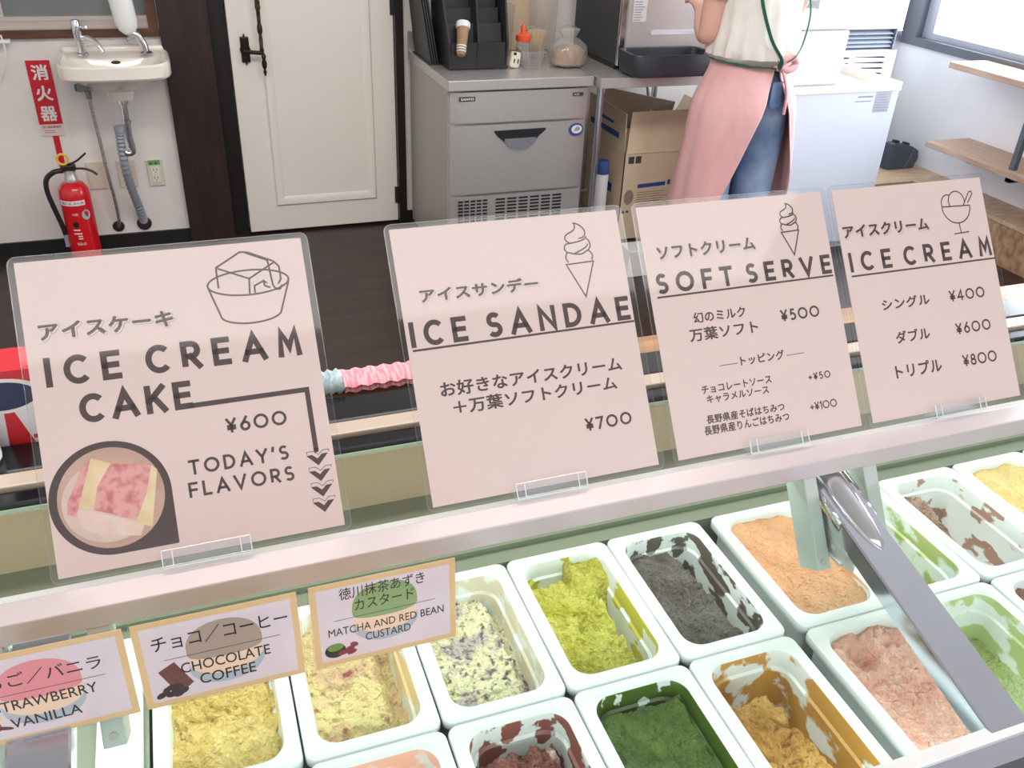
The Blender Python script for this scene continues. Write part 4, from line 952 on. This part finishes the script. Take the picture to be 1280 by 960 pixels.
# ------------------------------------------------------------ steel table, machine, open box
tb = thing('steel_table', 'stainless steel work table next to the ice maker', 'table', (1.54, 2.58, 0))
g = G(); g.box(0.0, .62, 0.03, .68, .745, .784, bev=.002); g.build('top', STEEL, tb)
for x, y in ((.03, .09), (.575, .09), (.03, .63), (.575, .63)):
    g = G(); g.tube([(x, y, .0), (x, y, .746)], .0145, 14); g.build('leg', CHROMEB, tb, smooth=True)
g = G(); g.tube([(.5, .62, .74), (.575, .62, .42)], .008, 8); g.build('brace', STEELD, tb); g = G(); g.tube([(.03, .63, .12), (.575, .63, .12)], .011, 10); g.build('brace', STEELD, tb)
mc = thing('dispensing_machine', 'stainless fronted machine with black sides on the steel table', 'machine', (1.67, 2.74, .7845))
g = G(); g.box(0, .40, .03, .46, .015, .60, bev=.006); g.build('housing', mat('machine_side', (50, 56, 62), .4), mc)
g = G(); g.box(.028, .40, .0, .031, .015, .60, bev=.004); g.build('front_panel', STEEL, mc)
g = G(); g.box(0, .03, .01, .031, .015, .60, bev=.004); g.build('trim_strip', CHROMEB, mc)
g = G(); g.prism([(.135, .135), (.355, .135), (.362, .14), (.352, .152), (.142, .152), (.13, .144)], -.004, .0005, lambda a, b, c: Vector((a, c, b))); g.build('slot_plate', mat('slot_light', (226, 232, 240), .2, .3), mc)
g = G(); g.box(.045, .105, -.001, .0005, .185, .30); pl_ = g.build('instruction_label', mat('label_grey', (206, 204, 206), .5), mc)
g = G()
for k in range(11):
    g.box(.05, .05 + .03 + .02 * random.random(), -.0014, -.0008, .19 + k * .0095, .193 + k * .0095)
g.build('label_lines', mat('line_grey', (140, 136, 142), .5), pl_)
g = G(); g.box(.0, .36, .03, .40, 0, .016); g.build('feet', BLACK, mc)
dt = thing('drip_tray', 'black rounded drip tray in front of the steel machine', 'tray', (1.835, 2.645, .7845))
g = G(); g.rings([rrect(.165, .075, .03, 0.004), rrect(.175, .085, .035, .012), rrect(.185, .09, .04, .085), rrect(.183, .088, .04, .09), rrect(.17, .075, .03, .088), rrect(.165, .07, .03, .055)], caps=(True, True)); g.build('tray', mat('tray_black', (50, 54, 62), .32), dt, smooth=False)
g = G(); g.rings([rrect(.163, .068, .03, .052), rrect(.163, .068, .03, .058)], caps=(True, True)); g.build('grille', STEELD, dt)
# open cardboard box
cb = thing('open_cardboard_box', 'open cardboard box with upright flaps and blue printing under the steel table', 'box', (1.80, 2.84, 0))
bw, bd, bh = .42, .40, .405
g = G()
for a in ((0, bw, 0, .004), (0, bw, bd - .004, bd), (0, .004, 0, bd), (bw - .004, bw, 0, bd)): g.box(*a, 0.0, bh)
g.box(0, bw, 0, bd, 0, .005); g.build('carton', CARD, cb)
def flap(name, P, M=CARD):
    g = G(); n = (Vector(P[1]) - Vector(P[0])).cross(Vector(P[3]) - Vector(P[0])).normalized() * .004
    g.rings([[Vector(p) for p in P], [Vector(p) + n for p in P]], caps=(True, True))
    g.build(name, M, cb)
flap('flap', [(0.004, 0, bh), (bw, 0, bh), (bw + .0, .03, bh + .175), (.03, .03, bh + .175)])
flap('flap', [(0, bd, bh), (0, 0, bh), (-.01, .0, bh + .175), (-.01, bd - .02, bh + .185)])
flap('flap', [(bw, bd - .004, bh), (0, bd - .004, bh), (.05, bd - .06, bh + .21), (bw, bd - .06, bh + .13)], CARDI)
flap('flap', [(bw, 0, bh), (bw, bd, bh), (bw + .08, bd, bh + .15), (bw + .08, 0.02, bh + .15)])
g = G(); fy = lambda a, b, c: Vector((a, -c, b))
for x in (.02, .055, .27, .31): g.prism([(x, .36), (x + .028, .36), (x + .028, .392), (x, .392)], .0, .0007, fy)
g.build('handling_marks', mat('mark_dark', (76, 72, 76), .6), cb)
fx_ = lambda a, b, c: Vector((-c, a, b))
for P in ([(.08, .245), (.22, .25), (.22, .268), (.08, .263)], [(.28, .19), (.295, .19), (.295, .25), (.28, .25)], [(.01, .13), (.025, .13), (.025, .14), (.01, .14)], [(.033, .132), (.048, .132), (.048, .142), (.033, .142)], [(.23, .253), (.245, .253), (.245, .275), (.23, .275)]):
    g = G(); g.prism(P, .0, .0007, fy); g.build('blue_print', BLUEP, cb)
for P, h in (([(.06, .46), (.36, .46), (.36, .485), (.06, .485)], .010), ([(.12, .51), (.30, .51), (.30, .545), (.12, .545)], .010), ([(.10, .20), (.34, .20), (.34, .24), (.10, .24)], 0)):
    g = G(); g.prism(P, h, h + .0007, fx_); g.build('blue_print', BLUEP, cb)
g = G()
g.prism(arc(.04, .205, .024, .035, 0, 360, 20)[:-1], 0, .0006, fy)
for k in range(8): g.prism([(.08, .145 + k * .011), (.2 + .02 * (k % 3), .147 + k * .011), (.2 + .02 * (k % 3), .150 + k * .011), (.08, .148 + k * .011)], 0, .0006, fy)
g.prism([(.18, .10), (.235, .10), (.235, .108), (.18, .108)], 0, .0006, fy)
g.build('grey_print', mat('print_grey', (156, 140, 124), .6), cb)
cn = thing('spray_can', 'white can with blue cap by the table leg', 'can', (1.715, 2.88, 0))
g = G(); g.lathe([(.028, 0), (.03, .004), (.03, .31), (.024, .32)], (0, 0, 0), 20); g.build('body', WHITEP, cn, smooth=True)
g = G(); g.lathe([(.031, .315), (.031, .36), (.024, .372)], (0, 0, 0), 20); g.build('cap', BLUEP, cn, smooth=True)
g = G(); g.box(0, .16, 0, .10, 0, .12, bev=.004)
tag(g.build('white_carton', WHITEP, None, (1.66, 2.44, 0)), 'small white carton on the floor by the ice maker', 'box')

# ------------------------------------------------------------ chest freezer, foam box, floor unit
cf = thing('chest_freezer', 'white chest freezer with open cream rim behind the worker', 'freezer', (2.2, 2.5, 0))
fw, fd, fh = .715, .43, .715
WENAM = mat('white_enamel', (212, 221, 235), .3)
g = G(); g.box(0, fw, 0, fd, 0.03, fh, bev=.006); g.box(.02, fw - .02, .02, fd - .02, 0, .03); g.build('body', WENAM, cf)
g = G(); Lr = [rrect(fw / 2 + .006, fd / 2 + .006, .01, fh, cx=fw / 2, cy=fd / 2), rrect(fw / 2 + .006, fd / 2 + .006, .01, fh + .033, cx=fw / 2, cy=fd / 2), rrect(fw / 2 - .035, fd / 2 - .035, .01, fh + .033, cx=fw / 2, cy=fd / 2), rrect(fw / 2 - .04, fd / 2 - .04, .01, fh + .003, cx=fw / 2, cy=fd / 2)]
g.rings(Lr, caps=(True, True)); 
for f in g.bm.faces: f.smooth = False
g.build('rim', mat('rim_cream', (232, 226, 216), .4), cf)
g = G(); g.box(.595, .675, -.0012, .0, .625, .71); rp = g.build('rating_plate', mat('plate_grey', (172, 176, 190), .45), cf)
g = G()
for k in range(7): g.box(.602, .65 + .02 * random.random(), -.0018, -.0011, .632 + k * .011, .635 + k * .011)
g.box(.50, .58, -.0006, 0, .69, .696); g.box(.49, .575, -.0006, 0, .672, .676); g.build('plate_lines', mat('plate_lines', (140, 144, 162), .5), rp)
fb = thing('foam_box', 'white styrofoam box with lid on top of the chest freezer', 'box', (2.27, 2.495, .749))
FOAM = mat('styrofoam', (228, 229, 234), .8, 0, (222, 223, 230), 60, bump=.1, bscale=120)
g = G(); g.box(0, .31, 0, .26, 0, .215, bev=.008); g.build('tub', FOAM, fb)
g = G(); g.box(-.003, .313, -.003, .263, .217, .262, bev=.008); g.box(.02, .12, .06, .09, .262, .268, bev=.002); g.build('lid', FOAM, fb)
ac = thing('floor_air_conditioner', 'tall white floor standing air conditioner in the corner by the window', 'air conditioner', (2.86, 3.08, 0))
aw = .525
g = G(); g.box(0, aw, 0, .21, 0, .765, bev=.006); g.box(0, aw, 0, .21, .862, 1.75, bev=.006); g.build('cabinet', mat('ac_white', (222, 225, 232), .4), ac)
g = G(); g.box(.005, aw - .005, .03, .2, .76, .87); g.build('outlet_recess', mat('outlet_dark', (70, 78, 92), .5), ac)
for k, (z, a) in enumerate(((.842, 15), (.822, 15), (.802, 25), (.784, 25))):
    g = G(); g.box(.01, aw - .04, -.012, .02, -.002, .002, M=Matrix.Translation((0, .02, z)) @ Matrix.Rotation(radians(a), 4, 'X')); g.build('louver', mat('louver_grey', (176, 186, 200), .35, .2), ac)
g = G(); g.box(aw - .035, aw, -.002, .06, .768, .86, bev=.004); g.build('end_cap', CHROMEB, ac)
for c in range(2):
    for k in range(6):
        g = G(); x0 = .27 + (c - 1) * .215
        z = .735 - k * .026
        g.prism([(x0, z), (x0 + .185, z), (x0 + .185, z - .006), (x0 + .17, z + .002), (x0 + .01, z + .002)], -.003, .001, lambda a, b, cc: Vector((a, cc, b)), 0)
        g.build('vent_slit', mat('slit_grey', (120, 122, 124), .5), ac)

# ------------------------------------------------------------ right wall furniture
def plank(name, x0, x1, y0, y1, z0, z1, lab):
    g = G(); g.box(0, x1 - x0, 0, y1 - y0, 0, z1 - z0, bev=.003); t = thing(name, lab, 'counter' if 'counter' in name else 'bench', (x0, y0, z0)); g.build('board', OAK, t); return t
ct = plank('wall_counter', 3.365, XW, .9, 2.712, .752, .78, 'pale oak wall counter below the bright window')
be = plank('wall_bench', 3.33, XW, .9, 2.69, .395, .42, 'pale oak wall bench below the counter')
g = G(); g.box(.005, .03, 1.30, 1.325, -.385, 0); g.box(.005, XW - 3.365, 1.30, 1.325, -.388, -.368); g.build('support_bar', GREYM, ct)
g = G(); g.box(.01, XW - 3.33, .5, .53, -.03, 0); g.box(.01, XW - 3.33, 1.5, 1.53, -.004, 0); g.build('bracket', GREYM, be)
pf = thing('floor_platform', 'low strand board platform with oak top along the right wall', 'platform', (3.12, .6, 0))
g = G(); g.box(.27, XW - 3.12, 0, 2.38, 0, .18); g.box(0, .27, 2.16, 2.38, 0, .18); g.build('carcass', OSB, pf)
g = G(); g.box(.265, XW - 3.12, 0, 2.38, .18, .2); g.box(-.005, .265, 2.15, 2.38, .18, .2); g.build('top', OAKE, pf)
tc_ = thing('tool_case', 'dark grey plastic case on the platform beside the chest freezer', 'case', (3.40, 2.93, .2005))
g = G(); g.prism([(0, 0), (.165, 0), (.185, .05), (.175, .09), (.13, .115), (.02, .135), (0, .13)], -.0, .055, lambda a, b, c: Vector((a - .03, c, b))); g.build('shell', mat('case_grey', (72, 80, 92), .5), tc_)
g = G(); g.prism([(.02, .132), (.05, .128), (.05, .145), (.025, .148)], .015, .04, lambda a, b, c: Vector((a - .03, c, b))); g.prism([(.09, .12), (.12, .114), (.12, .128), (.095, .134)], .015, .04, lambda a, b, c: Vector((a - .03, c, b))); g.build('latch', BLACK, tc_)
g = G(); g.prism([(.10, .0), (.112, .0), (.148, .105), (.138, .108)], -.006, .0, lambda a, b, c: Vector((a - .03, c, b))); g.build('rib', mat('rib_grey', (90, 98, 110), .5), tc_)

# ------------------------------------------------------------ the worker (seen from behind)
ps = thing('person', 'person in cream blouse, jeans and pink apron with green straps, back turned', 'person', (1.995, 2.30, 0), (0, 0, radians(-10)))
def skin_obj(name, V, E, R, M, parent, sub=2, root=0):
    me = bpy.data.meshes.new(name); me.from_pydata([Vector(v) for v in V], E, []); me.materials.append(M)
    o = bpy.data.objects.new(name, me); COL.objects.link(o); o.parent = parent
    md = o.modifiers.new('skin', 'SKIN'); md.use_smooth_shade = True
    sv = me.skin_vertices[0].data
    for i, r in enumerate(R):
        sv[i].radius = (r, r) if not isinstance(r, tuple) else r
        sv[i].use_root = (i == root)
    s_ = o.modifiers.new('sub', 'SUBSURF'); s_.levels = sub; s_.render_levels = sub
    return o
V = [(0, 0, .83), (0, .005, .95), (0, -.005, 1.08), (0, -.005, 1.19), (0, 0, 1.26), (0, .012, 1.31), (0, .025, 1.38), (0, .02, 1.45)]
R = [(.125, .10), (.115, .085), (.125, .095), (.12, .085), .05, .045, (.07, .085), (.055, .07)]
E = [(i, i + 1) for i in range(7)]
def chain(start, pts, rad):
    last = start
    for p, r in zip(pts, rad):
        V.append(p); R.append(r); E.append((last, len(V) - 1)); last = len(V) - 1
    return last
for s_ in (-1, 1):
    chain(0, [(s_ * .085, 0, .76), (s_ * .095, .005, .44), (s_ * .095, -.012, .25), (s_ * .095, -.01, .07), (s_ * .10, .06, .035), (s_ * .105, .11, .03)], [.085, .06, .053, .036, (.036, .03), (.03, .022)])
lh = []
for s_ in (-1, 1):
    w_ = chain(3, [(s_ * .12, -.005, 1.21), (s_ * .16, -.005, 1.18), (s_ * (.178 if s_ < 0 else .155), -.0 if s_ < 0 else .05, 1.08), (s_ * (.188 if s_ < 0 else .15), -.005 if s_ < 0 else .10, .972), (s_ * (.17 if s_ < 0 else .14), .10 if s_ < 0 else .17, 1.0), (s_ * .14, .21, 1.045), (s_ * .135, .245, 1.055), (s_ * .13, .285, 1.06)], [.06, .05, .043, .037, .034, .026, (.03, .016), (.032, .014)])
    lh.append((s_, w_))
for s_, w_ in lh:
    b = V[w_]
    for j, (dx, ln) in enumerate(((-.022, .05), (-.008, .062), (.008, .066), (.023, .055))):
        chain(w_, [(b[0] + dx, b[1] + .018, b[2] + .004), (b[0] + dx * 1.1, b[1] + .018 + ln * .5, b[2] + .004), (b[0] + dx * 1.1, b[1] + .018 + ln * .9, b[2] - .012)], [.0085, .008, .0068])
    chain(w_ - 1, [(b[0] - s_ * .028, b[1] - .02, b[2] + .004), (b[0] - s_ * .046, b[1] + .006, b[2] + .006), (b[0] - s_ * .05, b[1] + .03, b[2] + .0)], [.011, .009, .0075])
body = skin_obj('body', V, E, R, SKIN, ps, 2)
# face details and hair
g = G(); g.lathe([(.002, .018), (.012, .006), (.013, -.004), (.003, -.012)], (0, .105, 1.385), 10, M=Matrix.Rotation(radians(0), 4, 'X'), sy=.8)
for s_ in (-1, 1): g.lathe([(.004, -.022), (.012, -.014), (.016, .002), (.012, .018), (.004, .022)], (s_ * .072, .02, 1.385), 10, sx=.5)
g.build('nose_and_ears', SKIN, ps, smooth=True)
g = G()
for s_ in (-1, 1): g.lathe([(.001, -.006), (.01, -.003), (.01, .003), (.001, .006)], (s_ * .03, .098, 1.405), 12, sy=.6)
g.build('eyes', mat('eye_dark', (30, 24, 24), .2), ps)
g = G(); g.lathe([(.001, -.005), (.02, -.001), (.02, .001), (.001, .005)], (0, .1, 1.345), 12, sy=.5); g.build('lips', mat('lip', (190, 110, 104), .5), ps)
g = G(); L = []
for i in range(11):
    a = i / 10; z = 1.475 - .16 * a
    rx = .083 * sqrt(max(1 - (1 - min(a * 2.2, 1)) ** 2, .002)) * (1 - .25 * max(a - .6, 0)); ry = rx * 1.12
    L.append([Vector((rx * cos(t), .012 - (0.012 if a > .3 else 0) + ry * sin(t) * (1 if sin(t) < 0 else (1 if a < .38 else .35)), z)) for t in [2 * pi * k / 24 for k in range(24)]])
g.rings(L, caps=(True, True)); g.build('hair', HAIR, ps, smooth=True)
# jeans
JV = [(0, .0, .92), (0, -.002, .82), (-.082, 0, .72), (-.09, .0, .46), (-.092, -.01, .10), (.082, 0, .72), (.09, .0, .46), (.092, -.01, .10)]
JE = [(0, 1), (1, 2), (2, 3), (3, 4), (1, 5), (5, 6), (6, 7)]
skin_obj('jeans', JV, JE, [(.135, .105), (.145, .125), (.098, .108), (.088, .088), (.078, .078), (.098, .108), (.088, .088), (.078, .078)], DENIM, ps, 2)
def surf(phi, a, b, y0=0): return Vector((a * sin(phi), y0 - b * cos(phi), 0))
g = G()
def pk(u, v):  # patch on the right buttock
    ph = .25 + u * .5; p = surf(ph, .150, .142); return Vector((p.x, p.y, .74 + v * .11))
L = [[pk(u / 6, v) for u in range(7)] for v in (0.15, .4, .7, 1.0)]
L[0][0].z += .012; L[0][6].z += .012
g.rings(L, closed=False); g.build('jeans_pocket', mat('denim_light', (110, 138, 178), .85, 0, (84, 110, 152), 20), ps, smooth=True)
# shoes
for s_ in (-1, 1):
    g = G(); L = []
    for i in range(9):
        t = i / 8; y = -.06 + t * .215; wd = .036 + .012 * sin(pi * min(t * 1.1, 1)); h = .075 - .045 * t
        L.append([Vector((s_ * .098 + wd * cos(a), y, max(0.0, .0 + h * .5 + h * .5 * sin(a)))) for a in [2 * pi * k / 14 for k in range(14)]])
    g.rings(L, caps=(True, True)); g.build('shoe', mat('shoe_white', (220, 216, 210), .6), ps, smooth=True)
# blouse: torso shell with gathered, puffed hem, and sleeves
g = G(); L = []
for (z, a, b, pf_) in ((1.265, .055, .055, 0), (1.245, .10, .075, 0), (1.215, .165, .092, 0), (1.16, .158, .112, .004), (1.08, .150, .122, .006), (1.0, .158, .135, .010), (.955, .170, .148, .014), (.925, .170, .147, .014), (.908, .155, .128, .008), (.90, .145, .11, .004)):
    L.append([Vector(((a + pf_ * noise.noise(Vector((cos(t) * 2.6, sin(t) * 2.6, z * 7))) + .4 * pf_ * sin(t * 17)) * cos(t), (b + pf_ * noise.noise(Vector((cos(t) * 2.6, sin(t) * 2.6, z * 7 + 5))) + .4 * pf_ * sin(t * 17)) * sin(t), z)) for t in [2 * pi * k / 72 for k in range(72)]])
g.rings(L, caps=(False, False)); bl = g.build('blouse', SHIRT, ps, smooth=True)
for s_ in (-1, 1):
    g = G(); g.tube(smoothpts([(s_ * .10, -.003, 1.225), (s_ * .155, -.004, 1.195), (s_ * .172, .0, 1.155), (s_ * .178, .005, 1.125)], 5), [.062, .062, .063, .063, .063, .062, .062, .061, .061, .061, .06, .06, .06, .061, .062, .062], 18, caps=False)
    g.build('sleeve', SHIRT, bl, smooth=True)
# apron skirt wrapped round with a gap at the back
g = G(); L = []
for i in range(15):
    t = i / 14; z = .905 - t * .60
    a = .145 + .04 * ss(0, .3, t) + .05 * t; b = .118 + .045 * ss(0, .3, t) + .06 * t
    p0 = radians(20 - 62 * t ** .85); p1 = radians(24 + 44 * t ** .9)
    row = []
    for k in range(181):
        ph = p1 + (2 * pi - (p1 - p0)) * k / 180
        f = 1 + (.03 * sin(ph * 7 + t * 2) + .014 * sin(ph * 15)) * t + .006 * sin(ph * 34) * (1 - t) ** 2 + .012 * sin(5.5 * log_(1 + 14 * min(ph - p1, 2 * pi - (ph - p1)) ) + 4 * t) * (1 - .4 * t)
        p = surf(ph, a * f, b * f); row.append(Vector((p.x, p.y, z + .01 * sin(ph * 3) * t)))
    L.append(row)
g.rings(L, closed=False)
ap = g.build('apron', APRON, ps, smooth=True)
sol = ap.modifiers.new('solid', 'SOLIDIFY'); sol.thickness = .003
# apron bib at the front
g = G(); L = []
for (z, h) in ((.90, .9), (1.0, .75), (1.1, .6), (1.17, .5)):
    L.append([surf(pi - h + 2 * h * k / 12, .19, .158) + Vector((0, 0, z)) for k in range(13)])
g.rings(L, closed=False); bib = g.build('bib', APRON, ap, smooth=True)
# bow knot
g = G(); kp = surf(radians(22), .152, .124) + Vector((0, -.008, .905))
g.tube(smoothpts([kp + Vector((-.015, 0, -.01)), kp + Vector((.01, -.012, .02)), kp + Vector((.045, -.006, .028)), kp + Vector((.06, 0, .005)), kp + Vector((.03, -.01, -.012)), kp + Vector((0, -.008, -.005))]), .014, 10)
g.tube(smoothpts([kp, kp + Vector((.02, -.012, -.03)), kp + Vector((.045, -.008, -.10)), kp + Vector((.05, -.002, -.17))]), [.013] * 19, 10, flat=.5)
g.build('apron_knot', APRON, ap, smooth=True)
# green straps and waist ribbon
def strap(pts, w_=.011):
    g = G(); g.tube(smoothpts(pts), w_, 8, flat=.35); g.build('strap', GREEN, ps, smooth=True)
strap([surf(radians(-28), .13, .085) + Vector((0, 0, 1.235)), surf(radians(-18), .17, .128) + Vector((0, -.002, 1.12)), surf(radians(-2), .18, .146) + Vector((0, -.004, 1.0)), surf(radians(12), .19, .162) + Vector((0, -.004, .935)), surf(radians(16), .165, .140) + Vector((0, -.006, .90))])
strap([surf(radians(60), .13, .085) + Vector((0, 0, 1.235)), surf(radians(62), .182, .136) + Vector((0, -.002, 1.10)), surf(radians(50), .188, .152) + Vector((0, -.004, 1.0)), surf(radians(30), .196, .166) + Vector((0, -.004, .94)), surf(radians(20), .165, .140) + Vector((0, -.006, .915))], .006)
strap([surf(radians(-95), .16, .13) + Vector((0, 0, .908)), surf(radians(-60), .158, .128) + Vector((0, 0, .908)), surf(radians(-20), .157, .130) + Vector((0, -.004, .902)), surf(radians(14), .16, .136) + Vector((0, -.006, .898))], .008)
